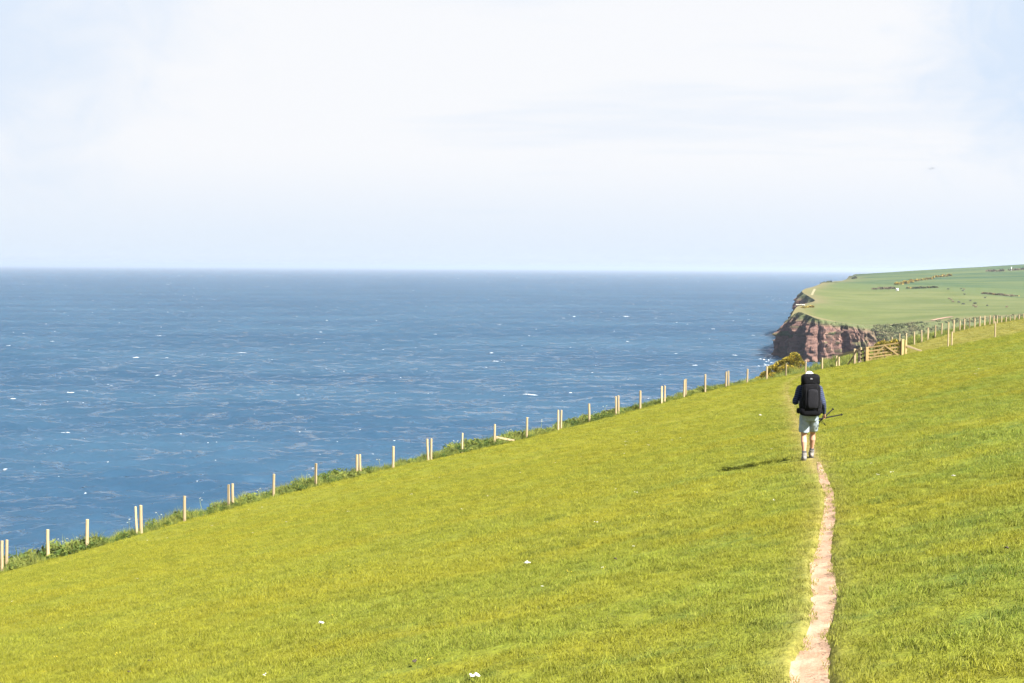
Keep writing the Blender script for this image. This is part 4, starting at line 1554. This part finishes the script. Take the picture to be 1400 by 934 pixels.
# cross fence: gate posts, slanting stays and posts up the field
co = gp(1238, 487, 100)
cx = tag(empty('cross_fence', co), 'cross fence of gate posts, slanting stays and few posts running up the field', 'fence')
part_post('gate_post', 1185, 474.5, 497, 100.95, 0.19, cx, co, M_wood2)
part_post('gate_post', 1233.6, 464, 488.5, 100.0, 0.17, cx, co, M_wood2)
part_post('post', 1238.2, 465, 487.5, 100.3, 0.13, cx, co, M_wood2)
for dy, s_ in ((0, 0), (0.5, -1.5)):
    e = gp(1260, 484 + s_, 99.9 + dy)
    part_beam('stay', P(1238.8, 473.5 + s_, 100.25 + dy), e + Vector((0, 0, .05)), 0.09, 0.09, cx, co, M_wood)
cw = []
for (px, pt, pb, Y) in ((1296, 440.5, 474, 100), (1301, 453.5, 475.5, 100.6), (1360.2, 439.5, 462, 100)):
    part_post('post', px, pt, pb, Y, 0.11, cx, co, M_wood, False)
for h in (1.0, 0.6):
    bm = bmesh.new()
    tube(bm, [gp(px, 480, Y) - co + Vector((0, 0, h)) for px, Y in ((1238.2, 100.2), (1301, 100.5), (1360, 100), (1425, 99))], 0.0006, 4, False)
    bm_obj('wire', bm, M_wire, cx)

# loose rail lying by the fence
rl = tag(empty('loose_rail', gp(689, 603, Yf(689) - 0.2)), 'broken pale rail leaning out of the weeds against a fence post', 'rail')
o_ = Vector(rl.location)
part_beam('timber', P(678, 597.5, Yf(678) + 0.1), P(703, 602.5, Yf(703) - 0.3), 0.07, 0.11, rl, o_)
part_beam('bracket', P(679.5, 599.5, Yf(679)), P(679.5, 596.5, Yf(679)), 0.10, 0.14, rl, o_)

# ------------------------------------------------------------------ cow parsley in the verge
M_umbel = simple_mat('umbel_white', (0.33, 0.33, 0.26), 0.9, 0.15, 20)
M_stem = simple_mat('umbel_stem', (0.16, 0.18, 0.06), 0.8, 0.2, 10)


def umbel_meshes(seed):
    r_ = random.Random(seed)
    bs, bf = bmesh.new(), bmesh.new()
    H = 0.62
    tube(bs, [(0, 0, -.1), (0.015, 0, H * .5), (0, 0.01, H * .8)], [0.011, 0.009, 0.007], 5)
    for k in range(2):
        a = k * 2.6 + r_.uniform(0, 1)
        rr = r_.uniform(.06, .16)
        tip = Vector((rr * math.cos(a), rr * math.sin(a), H * r_.uniform(.86, 1.08)))
        tube(bs, [(0, 0.005, H * .68), tip * 0.6 + Vector((0, 0, H * .35)), tip], [0.006, 0.004, 0.003], 4)
        for q in range(7):
            b = r_.uniform(0, 6.28); r2 = 0.036 * math.sqrt(r_.random())
            bmesh.ops.create_icosphere(bf, subdivisions=1, radius=0.014, matrix=Matrix.Translation(tip + Vector((r2 * math.cos(b), r2 * math.sin(b), r_.uniform(-.008, .016)))) @ Matrix.Diagonal((1, 1, .6, 1)))
    m1 = bpy.data.meshes.new('stem'); bs.to_mesh(m1); bs.free(); m1.materials.append(M_stem)
    m2 = bpy.data.meshes.new('flower_head'); bf.to_mesh(m2); bf.free(); m2.materials.append(M_umbel)
    return m1, m2


UM = [umbel_meshes(i) for i in range(4)]
ur = random.Random(31)
for (px, py) in [(52, 0), (74, 0), (84, 0), (95, 0), (105, 0), (176, 0), (217, 0), (277, 0), (355, 0), (420, 0), (520, 0), (622, 0), (696, 0), (741, 0), (815, 0), (830, 0)]:
    Y = Yf(px) + ur.uniform(.8, 2.0)
    x = (px - 700) / F * Y
    root = tag(empty('cow_parsley', (x, Y, gz(x, Y)), ur.uniform(0, 6)), 'white flowered cow parsley standing up out of the weeds along the cliff edge', 'wildflower', 'cow parsley along the fence')
    m1, m2 = UM[ur.randrange(4)]
    s_ = ur.uniform(.8, 1.2)
    root.scale = (s_ * .9, s_ * .9, s_)
    root.rotation_euler = (ur.gauss(0, .1), ur.gauss(0, .1), ur.uniform(0, 6))
    for nm, mm in (('stem', m1), ('flower_head', m2)):
        tag(link(bpy.data.objects.new(nm, mm), root), kind='stuff' if nm == 'flower_head' else None)

# ------------------------------------------------------------------ litter of the pasture
M_wool = simple_mat('sheep_wool', (0.40, 0.385, 0.34), 0.95, 0.25, 40)
M_dung = simple_mat('dung', (0.045, 0.035, 0.025), 0.9, 0.4, 30)


def ground_hit(px, py):
    d = CAM_R @ Vector(((px - 700) / F, (467 - py) / F, -1.0))
    y = 5.0
    while y < 140:
        p = d * (y / d.y)
        if p.z < gz(p.x, p.y): return p
        y += 0.03 if y < 40 else 0.2
    return d * (100 / d.y)


def lump_obj(name, px, py, w, mat, label, cat, seed, h=0.45, lift=0.03):
    r_ = random.Random(seed)
    bm = bmesh.new()
    for k in range(7):
        ball(bm, (r_.uniform(-.4, .4) * w, r_.uniform(-.25, .25) * w, r_.uniform(.05, h * .6) * w), (w * r_.uniform(.12, .26), w * r_.uniform(.1, .22), w * r_.uniform(.06, .16)), 8, 6)
    capsule(bm, (-.38 * w, 0, .1 * w), (.38 * w, .05 * w, .12 * w), .11 * w, .08 * w, 8)
    o = remeshed(name, bm, w * 0.035, mat, None, 2)
    p = ground_hit(px, py)
    o.location = (p.x, p.y, gz(p.x, p.y) + lift)
    o.rotation_euler = (0, 0, r_.uniform(0, 6))
    return tag(o, label, cat)


lump_obj('wool_tuft', 648, 932, 0.095, M_wool, 'largest scrap of white wool on the grass at the bottom edge', 'wool', 1, lift=.04)
lump_obj('wool_tuft', 440, 857, 0.08, M_wool, 'scrap of white wool in the grass left of the dark dung', 'wool', 2, lift=.04)
lump_obj('wool_tuft', 720.5, 775, 0.09, M_wool, 'scrap of white wool in the middle of the pasture', 'wool', 3, lift=.05)
lump_obj('wool_tuft', 1039.5, 571, 0.10, M_wool, 'scrap of white wool on the grass left of the hiker', 'wool', 4, lift=.06)
lump_obj('wool_tuft', 1304, 654, 0.06, M_wool, 'scrap of pale wool on the slope right of the path', 'wool', 5, lift=.03)
lump_obj('dung_pat', 566, 912, 0.075, M_dung, 'dark dung lump near the bottom edge left of the largest wool scrap', 'dung', 6, lift=.045)
lump_obj('dung_pat', 1376.5, 757, 0.06, M_dung, 'small black dung lump on the right side of the pasture', 'dung', 7, lift=.05)
lump_obj('dung_pat', 841, 769.5, 0.06, M_dung, 'small dark dung lump right of the middle wool scrap', 'dung', 8, lift=.05)
lump_obj('dung_pat', 177, 924, 0.06, M_dung, 'dark dung lump in the lower left corner of the pasture', 'dung', 9, lift=.04)
lump_obj('dung_pat', 204, 909, 0.045, M_dung, 'smaller dung lump just above the one in the lower left corner', 'dung', 10, lift=.045)

# ------------------------------------------------------------------ birds
M_bird = simple_mat('bird_plumage', (0.06, 0.06, 0.065), 0.8, 0.3, 10)
for k, (px, py, s_, lab) in enumerate(((1271.8, 231.5, 1.0, 'left of the two tiny dark birds in the sky'), (1275.3, 230.2, .8, 'right of the two tiny dark birds in the sky'))):
    bm = bmesh.new()
    tube(bm, [(-.22, 0, 0), (-.1, 0, 0), (.05, 0, .01), (.18, 0, .02), (.26, 0, .02)], [.02, .05, .055, .04, .008], 8)
    for sd_ in (-1, 1):
        vs = [bm.verts.new(q) for q in ((.10, sd_ * .03, .03), (.12, sd_ * .22, .13), (.0, sd_ * .46, .10), (-.06, sd_ * .24, .12), (-.06, sd_ * .03, .025),
                                        (.10, sd_ * .03, .015), (.12, sd_ * .22, .12), (-.06, sd_ * .24, .11), (-.06, sd_ * .03, .01))]
        bm.faces.new((vs[0], vs[1], vs[3], vs[4])); bm.faces.new((vs[1], vs[2], vs[3])); bm.faces.new((vs[8], vs[7], vs[6], vs[5])); bm.faces.new((vs[7], vs[2], vs[6]))
    o = bm_obj('bird', bm, M_bird)
    o.location = P(px, py, 330 + 12 * k)
    o.rotation_euler = (0.2, 0.1, R(75 + 30 * k))
    o.scale = (s_ * 1.3,) * 3
    tag(o, lab, 'bird', 'birds over the headland')

# ------------------------------------------------------------------ the hiker
def make_shirt_mat():
    m, t, b = mat_new('striped_shirt')
    tcn = N(t, 'ShaderNodeTexCoord')
    sx = N(t, 'ShaderNodeSeparateXYZ')
    t.links.new(tcn.outputs['Object'], sx.inputs[0])
    w = math_node(t, 'FRACT', math_node(t, 'MULTIPLY', math_node(t, 'ADD', sx.outputs['Z'], math_node(t, 'MULTIPLY', sx.outputs['X'], -0.25)), 26.0))
    s = math_node(t, 'GREATER_THAN', w, 0.62)
    n = noise_tex(t, tcn.outputs['Object'], 25, 4, 0.6)
    c = mixc(t, s, (0.005, 0.008, 0.024), (0.028, 0.046, 0.10))
    c = mixc(t, math_node(t, 'MULTIPLY', n, 0.3), c, (0.01, 0.012, 0.03))
    t.links.new(c, b.inputs['Base Color'])
    b.inputs['Roughness'].default_value = 0.9
    return m


M_skin = simple_mat('skin', (0.40, 0.22, 0.15), 0.55, 0.12, 9, 0, 0.35)
M_shirt = make_shirt_mat()
M_shorts = simple_mat('grey_blue_shorts', (0.25, 0.30, 0.34), 0.85, 0.25, 9, 0.4)
M_boot = simple_mat('boot_suede', (0.16, 0.15, 0.14), 0.85, 0.35, 14, 0.4)
M_sole = simple_mat('boot_sole', (0.045, 0.042, 0.04), 0.8, 0.3, 20)
M_sock = simple_mat('sock_wool', (0.05, 0.05, 0.055), 0.95, 0.3, 40)
M_cap = simple_mat('white_cap', (0.62, 0.61, 0.58), 0.8, 0.08, 20)
M_hair = simple_mat('brown_hair', (0.05, 0.035, 0.025), 0.6, 0.4, 60)
M_pack = simple_mat('black_nylon', (0.004, 0.004, 0.0055), 0.8, 0.4, 30, 0.3, 0.10)
M_pack2 = simple_mat('charcoal_nylon', (0.011, 0.011, 0.014), 0.8, 0.3, 30, 0.3, 0.10)
M_grey = simple_mat('grey_print', (0.16, 0.16, 0.17), 0.6, 0.1, 30)
M_pole = simple_mat('dark_carbon', (0.006, 0.006, 0.007), 0.6, 0.3, 30, 0, 0.15)
M_eye = simple_mat('eye', (0.75, 0.74, 0.72), 0.3, 0.05, 5)

HX, HY = PERSON.x, PERSON.y
hz0 = gz(HX, HY)
HEAD_RZ = R(-6.0)
hiker = tag(empty('person', (HX, HY, hz0), HEAD_RZ),
            'hiker walking away in white cap, striped navy shirt and pale shorts, holding trekking poles', 'person')


def local_ground(lx, ly):
    c, s = math.cos(HEAD_RZ), math.sin(HEAD_RZ)
    return gz(HX + c * lx - s * ly, HY + s * lx + c * ly) - hz0


gl = local_ground(-0.09, -0.02)
gr = local_ground(0.10, 0.46)
HIPL, KNL, ANL = Vector((-.088, .0, .90)), Vector((-.095, .045, .49 + gl * .5)), Vector((-.085, -.035, .095 + gl))
HIPR, KNR, ANR = Vector((.088, .01, .90)), Vector((.105, .25, .53 + gr * .5)), Vector((.10, .36, .115 + gr))
SHL, ELL, WRL = Vector((-.185, .045, 1.44)), Vector((-.285, -.01, 1.17)), Vector((-.17, .25, 1.19))
SHR, ELR, WRR = Vector((.19, .045, 1.44)), Vector((.275, -.035, 1.16)), Vector((.315, .10, .925))
HAND = Vector((.325, .145, .86))
HEADC = Vector((.0, .10, 1.652))


def finger(bm, pts, r0, r1):
    n_ = len(pts)
    tube(bm, pts, [r0 + (r1 - r0) * i / (n_ - 1) for i in range(n_)], 7)
    for i, p in enumerate(pts):
        ball(bm, p, r0 + (r1 - r0) * i / (n_ - 1), 7, 5)


bm = bmesh.new()
# torso, neck, head
tube(bm, [(0, .0, .86), (0, .0, .96), (0, .015, 1.10), (0, .03, 1.26), (0, .04, 1.40), (0, .05, 1.47)], [(.14, .10), (.17, .12), (.145, .105), (.165, .118), (.17, .11), (.10, .075)], 18, frame=(Vector((1, 0, 0)), Vector((0, 1, 0))))
for sgn, S_ in ((-1, SHL), (1, SHR)):
    capsule(bm, (sgn * .07, .05, 1.46), S_, .06, .062)
tube(bm, [(0, .05, 1.43), (0, .075, 1.52), (0, .10, 1.60)], [.065, .056, .056], 12)
ball(bm, HEADC, (.077, .096, .112), 18, 14)
ball(bm, HEADC + Vector((0, .035, -.06)), (.056, .062, .055), 14, 10)      # jaw
tube(bm, [HEADC + Vector((0, .088, .02)), HEADC + Vector((0, .116, -.022)), HEADC + Vector((0, .095, -.03))], [.009, .015, .010], 8)   # nose
capsule(bm, HEADC + Vector((-.022, .088, -.060)), HEADC + Vector((.022, .088, -.060)), .010, .010, 8)   # mouth
for sgn in (-1, 1):
    ball(bm, HEADC + Vector((sgn * .077, .0, -.01)), (.012, .02, .032), 8, 8)
    ball(bm, HEADC + Vector((sgn * .045, .07, -.02)), (.024, .02, .018), 8, 6)  # cheek
# legs
for H_, K_, A_ in ((HIPL, KNL, ANL), (HIPR, KNR, ANR)):
    mid = H_.lerp(K_, .5) + Vector((0, -.008, 0))
    tube(bm, [H_, mid, K_], [.092, .076, .056], 14); ball(bm, H_, .092); ball(bm, K_, .056)
    calf = K_.lerp(A_, .32) + Vector((0, -.018, 0))
    low = K_.lerp(A_, .72) + Vector((0, -.004, 0))
    tube(bm, [K_, calf, low, A_], [.053, .060, .040, .034], 14); ball(bm, calf, .060)
    ball(bm, A_, .038)
# feet
for A_, pit in ((ANL, 0.0), (ANR, 0.28)):
    tip = A_ + Vector((.0, .155 * math.cos(pit), -.055 + .155 * math.sin(pit)))
    heel = A_ + Vector((0, -.045, -.05))
    tube(bm, [heel, A_ + Vector((0, .04, -.04)), tip], [.034, .040, .028], 10); ball(bm, heel, .034); ball(bm, tip, .028)
# arms
for S_, E_, W_ in ((SHL, ELL, WRL), (SHR, ELR, WRR)):
    tube(bm, [S_, S_.lerp(E_, .45), E_], [.056, .048, .040], 12); ball(bm, S_, .058); ball(bm, E_, .040)
    tube(bm, [E_, E_.lerp(W_, .3), W_], [.040, .042, .027], 12); ball(bm, W_, .027)
# right hand: palm, four fingers curled round the poles, thumb closing from the side
pd = (HAND - WRR).normalized()
palm0 = WRR + pd * .02
tube(bm, [palm0, WRR + pd * .055, WRR + pd * .088], [(.024, .018), (.040, .017), (.040, .015)], 10, frame=(Vector((-.35, .94, 0)).normalized(), Vector((.94, .35, 0)).normalized()))
fw = Vector((-.35, .94, 0)).normalized()          # across the palm
inn = Vector((-.94, -.35, 0)).normalized()        # towards the body: palm side
for k, (off, ln) in enumerate(((-.031, .88), (-.011, 1.0), (.010, .95), (.030, .78))):
    b0 = WRR + pd * .084 + fw * off
    p1 = b0 + (pd * .030 + inn * .006) * ln
    p2 = p1 + (pd * .012 + inn * .024) * ln
    p3 = p2 + (-pd * .016 + inn * .012) * ln
    finger(bm, [b0, p1, p2, p3], .0095, .0075)
t0 = WRR + pd * .035 + fw * .036
finger(bm, [t0, t0 + pd * .024 + fw * .012 + inn * .012, t0 + pd * .044 + fw * .004 + inn * .028, t0 + pd * .058 - fw * .008 + inn * .034], .0115, .0085)
# left hand: lightly closed on the shoulder strap
pd2 = Vector((.62, .35, .70)).normalized()
fw2 = Vector((.0, -.89, .45)).normalized(); in2 = Vector((.3, -.75, -.5)).normalized()
tube(bm, [WRL, WRL + pd2 * .05, WRL + pd2 * .085], [(.024, .018), (.038, .017), (.038, .015)], 10)
ac = pd2.cross(in2).normalized()
for off, ln in ((-.030, .86), (-.010, 1.0), (.010, .95), (.029, .78)):
    b0 = WRL + pd2 * .082 + ac * off
    p1 = b0 + (pd2 * .028 + in2 * .008) * ln
    p2 = p1 + (pd2 * .010 + in2 * .024) * ln
    p3 = p2 + (-pd2 * .014 + in2 * .014) * ln
    finger(bm, [b0, p1, p2, p3], .0092, .0072)
t0 = WRL + pd2 * .035 + ac * .034
finger(bm, [t0, t0 + pd2 * .024 + ac * .012 + in2 * .012, t0 + pd2 * .046 + in2 * .026], .0112, .0085)
body = remeshed('body', bm, 0.0055, M_skin, hiker, 3)

# eyes and hair
for sgn in (-1, 1):
    bm = bmesh.new(); ball(bm, HEADC + Vector((sgn * .031, .083, .006)), .0115, 10, 8)
    bm_obj('eye', bm, M_eye, hiker)
bm = bmesh.new()
ball(bm, HEADC + Vector((0, -.014, .006)), (.083, .092, .100), 16, 12)
for k in range(40):
    a = random.uniform(math.pi * 1.0, math.pi * 2.0)
    q = HEADC + Vector((.078 * math.cos(a), .088 * math.sin(a) - .01, random.uniform(-.06, -.02)))
    capsule(bm, q, q + Vector((random.uniform(-.006, .006), random.uniform(-.008, 0), -.03)), .010, .005, 6)
hair = remeshed('hair', bm, 0.006, M_hair, hiker, 1)
for v_ in hair.data.vertices:
    pass
# cap
bm = bmesh.new()
n1, n2 = 24, 8
rings = []
for j in range(n2):
    e = j / (n2 - 1) * math.pi / 2
    rings.append([bm.verts.new(HEADC + Vector((.100 * math.cos(e) * math.cos(a), .112 * math.cos(e) * math.sin(a) - .004, .028 + .118 * math.sin(e)))) for a in [2 * math.pi * k / n1 for k in range(n1)]])
for a, b in zip(rings, rings[1:]):
    for k in range(n1): bm.faces.new((a[k], a[(k + 1) % n1], b[(k + 1) % n1], b[k]))
rb = [bm.verts.new(v_.co + Vector((0, 0, -.028))) for v_ in rings[0]]
for k in range(n1): bm.faces.new((rb[k], rb[(k + 1) % n1], rings[0][(k + 1) % n1], rings[0][k]))
# peak
pk = []
for k in range(9):
    a = math.pi * (0.16 + 0.68 * k / 8)
    pk.append((bm.verts.new(HEADC + Vector((.093 * math.cos(a), .107 * math.sin(a), .012))), bm.verts.new(HEADC + Vector((.096 * math.cos(a), .107 * math.sin(a) + .075 * math.sin(a) ** 1.5, .0 - .012 * math.sin(a))))))
for a, b in zip(pk, pk[1:]): bm.faces.new((a[0], b[0], b[1], a[1]))
bmesh.ops.remove_doubles(bm, verts=bm.verts, dist=1e-5)
cap = bm_obj('cap', bm, M_cap, hiker)
sm = cap.modifiers.new('thickness', 'SOLIDIFY'); sm.thickness = 0.004
# shirt
bm = bmesh.new()
tube(bm, [(0, .0, .90), (0, .005, 1.0), (0, .015, 1.10), (0, .03, 1.26), (0, .04, 1.40), (0, .055, 1.485), (0, .07, 1.53)], [(.182, .135), (.185, .135), (.178, .130), (.188, .138), (.185, .128), (.115, .09), (.068, .066)], 20, frame=(Vector((1, 0, 0)), Vector((0, 1, 0))))
for sgn, S_ in ((-1, SHL), (1, SHR)):
    capsule(bm, (sgn * .07, .05, 1.455), S_, .074, .078)
for S_, E_, W_ in ((SHL, ELL, WRL), (SHR, ELR, WRR)):
    We = E_.lerp(W_, .93)
    tube(bm, [S_, S_.lerp(E_, .3) + Vector((0, -.006, 0)), S_.lerp(E_, .62), S_.lerp(E_, .9), E_], [.078, .074, .064, .066, .058], 14); ball(bm, S_, .079); ball(bm, E_, .058)
    tube(bm, [E_, E_.lerp(W_, .25), E_.lerp(W_, .6), We], [.058, .058, .047, .040], 14)
shirt = remeshed('shirt', bm, 0.008, M_shirt, hiker, 3)
for v_ in shirt.data.vertices:      # folds
    n_ = fbm(v_.co.x * 16, v_.co.z * 11, v_.co.y * 8, 1.0)
    v_.co += v_.normal * 0.006 * n_
# shorts
bm = bmesh.new()
tube(bm, [(0, 0, .80), (0, -.008, .90), (0, 0, 1.0)], [(.165, .135), (.19, .15), (.182, .135)], 20, frame=(Vector((1, 0, 0)), Vector((0, 1, 0))))
for H_, K_ in ((HIPL, KNL), (HIPR, KNR)):
    hem = H_.lerp(K_, .80)
    tube(bm, [H_ + Vector((0, 0, .02)), H_.lerp(K_, .4) + Vector((0, -.01, 0)), hem], [.108, .106, .103], 18); ball(bm, H_, .11)
shorts = remeshed('shorts', bm, 0.008, M_shorts, hiker, 2)
for v_ in shorts.data.vertices:
    q = v_.co
    n_ = fbm(q.x * 14 + q.z * 6, q.z * 5, q.y * 9, 1.0) + .5 * fbm(q.x * 30, q.z * 22, q.y * 20, 1.0)
    v_.co += v_.normal * 0.010 * n_
# socks and boots
for A_, K_, pit in ((ANL, KNL, 0.0), (ANR, KNR, 0.28)):
    up = (K_ - A_).normalized()
    bm = bmesh.new()
    tube(bm, [A_ - up * .01, A_ + up * .05, A_ + up * .10], [.046, .044, .047], 14)
    bm_obj('sock', bm, M_sock, hiker)
    rotm = Matrix.Rotation(pit, 3, 'X')
    bm = bmesh.new()
    tube(bm, [A_ + rotm @ Vector(q) for q in ((0, -.075, -.055), (0, -.02, -.05), (0, .07, -.058), (0, .15, -.068), (0, .195, -.07))], [(.036, .036), (.047, .05), (.050, .04), (.052, .030), (.034, .022)], 14)
    ball(bm, A_ + rotm @ Vector((0, -.055, -.045)), (.040, .040, .045)); ball(bm, A_ + rotm @ Vector((0, .165, -.066)), (.046, .045, .028))
    tube(bm, [A_ + Vector((0, -.02, -.05)), A_ + up * .0 + Vector((0, -.004, 0)), A_ + up * .055], [.050, .052, .054], 14)
    boot = remeshed('boot', bm, 0.006, M_boot, hiker, 2)
    bm = bmesh.new()
    outl = [(.030, -.105), (.043, -.07), (.040, 0), (.050, .08), (.050, .15), (.030, .20), (0, .215), (-.030, .20), (-.048, .15), (-.044, .08), (-.038, 0), (-.043, -.07), (-.030, -.105), (0, -.112)]
    lo = [bm.verts.new(A_ + rotm @ Vector((x_, y_, -.108))) for x_, y_ in outl]
    hi = [bm.verts.new(A_ + rotm @ Vector((x_, y_, -.082))) for x_, y_ in outl]
    bm.faces.new(list(reversed(lo))); bm.faces.new(hi)
    for k in range(len(lo)): bm.faces.new((lo[k], lo[(k + 1) % len(lo)], hi[(k + 1) % len(lo)], hi[k]))
    bmesh.ops.recalc_face_normals(bm, faces=bm.faces)
    bm_obj('sole', bm, M_sole, boot, False)
    bm = bmesh.new()
    for k in range(4):
        c = A_ + rotm @ Vector((0, .045 + .022 * k, -.012 - .008 * k))
        tube(bm, [c + Vector((-.03, 0, -.01)), c + Vector((0, 0, .004)), c + Vector((.03, 0, -.01))], .004, 5)
    tag(bm_obj('laces', bm, M_sock, boot), kind='stuff')

# backpack: a thing of its own, carried by the hiker
bp = tag(empty('backpack', (HX, HY, hz0), HEAD_RZ), 'large black trekking backpack with a tall lid on the back of the hiker', 'backpack')


def soft_box(name, c, s, pw, mat, parent, wr=0.008, seed=0, taper=0.0):
    """rounded bag shape: superellipsoid with slack folds"""
    bm = bmesh.new()
    nu, nv = 32, 22
    rg = []
    for j in range(nv + 1):
        ph = -math.pi / 2 + math.pi * j / nv
        row = []
        for i in range(nu):
            th = 2 * math.pi * i / nu
            def sp(x_, p_): return math.copysign(abs(x_) ** p_, x_)
            x_ = sp(math.cos(ph), pw) * sp(math.cos(th), pw); y_ = sp(math.cos(ph), pw) * sp(math.sin(th), pw); z_ = sp(math.sin(ph), pw)
            t_ = 1 + taper * z_
            q = Vector((x_ * s[0] / 2 * t_, y_ * s[1] / 2 * t_, z_ * s[2] / 2))
            q += q.normalized() * wr * (fbm(q.x * 14, q.z * 18, q.y * 14 + seed, 1.0) + .6 * fbm(q.x * 30, q.z * 9, q.y * 30 + seed, 1.0))
            row.append(bm.verts.new(Vector(c) + q))
        rg.append(row)
    for a, b in zip(rg, rg[1:]):
        for i in range(nu):
            bm.faces.new((a[i], a[(i + 1) % nu], b[(i + 1) % nu], b[i]))
    bmesh.ops.remove_doubles(bm, verts=bm.verts, dist=1e-5)
    return bm_obj(name, bm, mat, parent)


main = soft_box('main_bag', (.01, -.235, 1.27), (.36, .25, .63), .42, M_pack, bp, .010, 1, .04)
lid = soft_box('lid', (-.005, -.20, 1.645), (.37, .28, .24), .55, M_pack, bp, .010, 2)
soft_box('front_pocket', (.03, -.355, 1.27), (.22, .10, .40), .5, M_pack2, bp, .008, 3)
soft_box('lower_bag', (.0, -.215, 1.01), (.43, .27, .19), .55, M_pack, bp, .010, 4)
soft_box('side_pocket', (-.175, -.20, 1.16), (.10, .16, .26), .6, M_pack2, bp, .008, 5)
soft_box('side_pocket', (.185, -.20, 1.13), (.09, .16, .22), .6, M_pack2, bp, .008, 6)
for sgn in (-1, 1):
    soft_box('hip_pocket', (sgn * .20, -.05, 1.0), (.12, .18, .11), .6, M_pack, bp, .006, 7 + sgn)
    bm = bmesh.new()
    pts = [(sgn * .10, -.12, 1.50), (sgn * .125, -.03, 1.56), (sgn * .135, .08, 1.555), (sgn * .145, .175, 1.44), (sgn * .155, .19, 1.28), (sgn * .18, .10, 1.12), (sgn * .15, -.12, 1.06)]
    tube(bm, pts, [(.03, .010)] * 5 + [(.013, .004)] * 2, 10)
    bm_obj('shoulder_strap', bm, M_pack2, bp)
    bm = bmesh.new()
    tube(bm, [(sgn * .10 + .01, -.335, 1.56), (sgn * .112 + .01, -.372, 1.42), (sgn * .115 + .01, -.375, 1.2), (sgn * .115 + .01, -.35, 1.03)], [(.011, .003)] * 4, 8)
    bm_obj('compression_strap', bm, M_pack, bp)
bm = bmesh.new()
rp = [Vector((.19 * math.cos(a), .145 * math.sin(a) + .0, 1.005)) for a in np.linspace(-.2, math.pi + .2, 15)]
tube(bm, rp, [(.004, .028)] * len(rp), 8, frame=None)
bm_obj('hip_belt', bm, M_pack, bp)
bm = bmesh.new()      # pale emblem on the lid: a small chevron-like mark
vs = [bm.verts.new(q) for q in ((-.026, -.3470, 1.665), (.026, -.3470, 1.665), (.012, -.3470, 1.695), (.0, -.3470, 1.680), (-.010, -.3470, 1.700))]
bm.faces.new((vs[0], vs[1], vs[2], vs[3], vs[4]))
ex = bmesh.ops.extrude_face_region(bm, geom=list(bm.faces))
bmesh.ops.translate(bm, verts=[e for e in ex['geom'] if isinstance(e, bmesh.types.BMVert)], vec=(0, .018, 0))
bm_obj('emblem', bm, M_grey, bp, False)
bm = bmesh.new(); box(bm, (-.085, -.348, 1.47), (.03, .02, .035), None, .006)
bm_obj('buckle', bm, M_grey, bp, False)
bm = bmesh.new(); box(bm, (-.225, -.24, 1.19), (.035, .02, .055), None, .008)
bm_obj('buckle', bm, M_grey, bp, False)


# trekking poles, held together in the right hand
def pole(grip_end, tip, label, strap_to):
    root = tag(empty('trekking_pole', (HX, HY, hz0), HEAD_RZ), label, 'trekking pole')
    a, b = Vector(grip_end), Vector(tip)
    d = (b - a).normalized(); L = (b - a).length
    bm = bmesh.new(); tube(bm, [a + d * .13, a + d * (L * .55), a + d * (L * .56), b - d * .05], [.0145, .014, .0125, .012], 8); bm_obj('shaft', bm, M_pole, root)
    bm = bmesh.new(); tube(bm, [a, a + d * .012, a + d * .03, a + d * .07, a + d * .12, a + d * .14], [.014, .021, .016, .0155, .0175, .011], 10); bm_obj('grip', bm, M_pack2, root)
    bm = bmesh.new(); tube(bm, [b - d * .055, b - d * .048, b - d * .042], [.010, .026, .012], 10); bm_obj('basket', bm, M_pole, root)
    bm = bmesh.new(); tube(bm, [b - d * .05, b], [.0065, .003], 8); bm_obj('tip', bm, M_pole, root)
    bm = bmesh.new(); s0 = a + d * .02; s1 = Vector(strap_to)
    lat = Vector((.0, .02, .02))
    tube(bm, [s0, s0.lerp(s1, .5) + lat, s1, s0.lerp(s1, .5) - lat, s0 + d * .01], [(.011, .003)] * 5, 8); bm_obj('strap', bm, M_pack, root)
    return root


grip_c = WRR + pd * .108 + inn * .018
pole(grip_c + Vector((-.165, -.10, -.135)), grip_c + Vector((.245, .36, .175)), 'trekking pole slanting up to the right in the right hand of the hiker', grip_c + Vector((-.10, -.1, -.16)))
pole(grip_c + Vector((-.11, -.075, .015 - .03)), grip_c + Vector((.43, .30, .055)), 'trekking pole held nearly level and reaching farther right than the other', grip_c + Vector((.03, -.09, -.14)))

# ------------------------------------------------------------------ sea haze
def add_haze():
    m = bpy.data.materials.new('sea_haze')
    m.use_nodes = True
    t = m.node_tree
    t.nodes.clear()
    o_ = N(t, 'ShaderNodeOutputMaterial')
    vs = N(t, 'ShaderNodeVolumePrincipled')
    vs.inputs['Color'].default_value = (0.66, 0.78, 0.96, 1)
    vs.inputs['Density'].default_value = 6.0e-5
    vs.inputs['Anisotropy'].default_value = 0.38
    t.links.new(vs.outputs[0], o_.inputs['Volume'])
    bm = bmesh.new()
    e = EXT + 300
    lo, hi = SEA_Z - 6, max(6.0, max(p[2] for p in hv) + 9.0)
    print('haze top', hi)
    box(bm, (0, (e - 1800) / 2, (lo + hi) / 2), (2 * e, e + 1800, hi - lo))
    o = bm_obj('haze', bm, m, None, False)
    tag(o, 'pale sea haze softening the horizon and the far headland', 'haze', kind='stuff')
    o.display_type = 'WIRE'


add_haze()
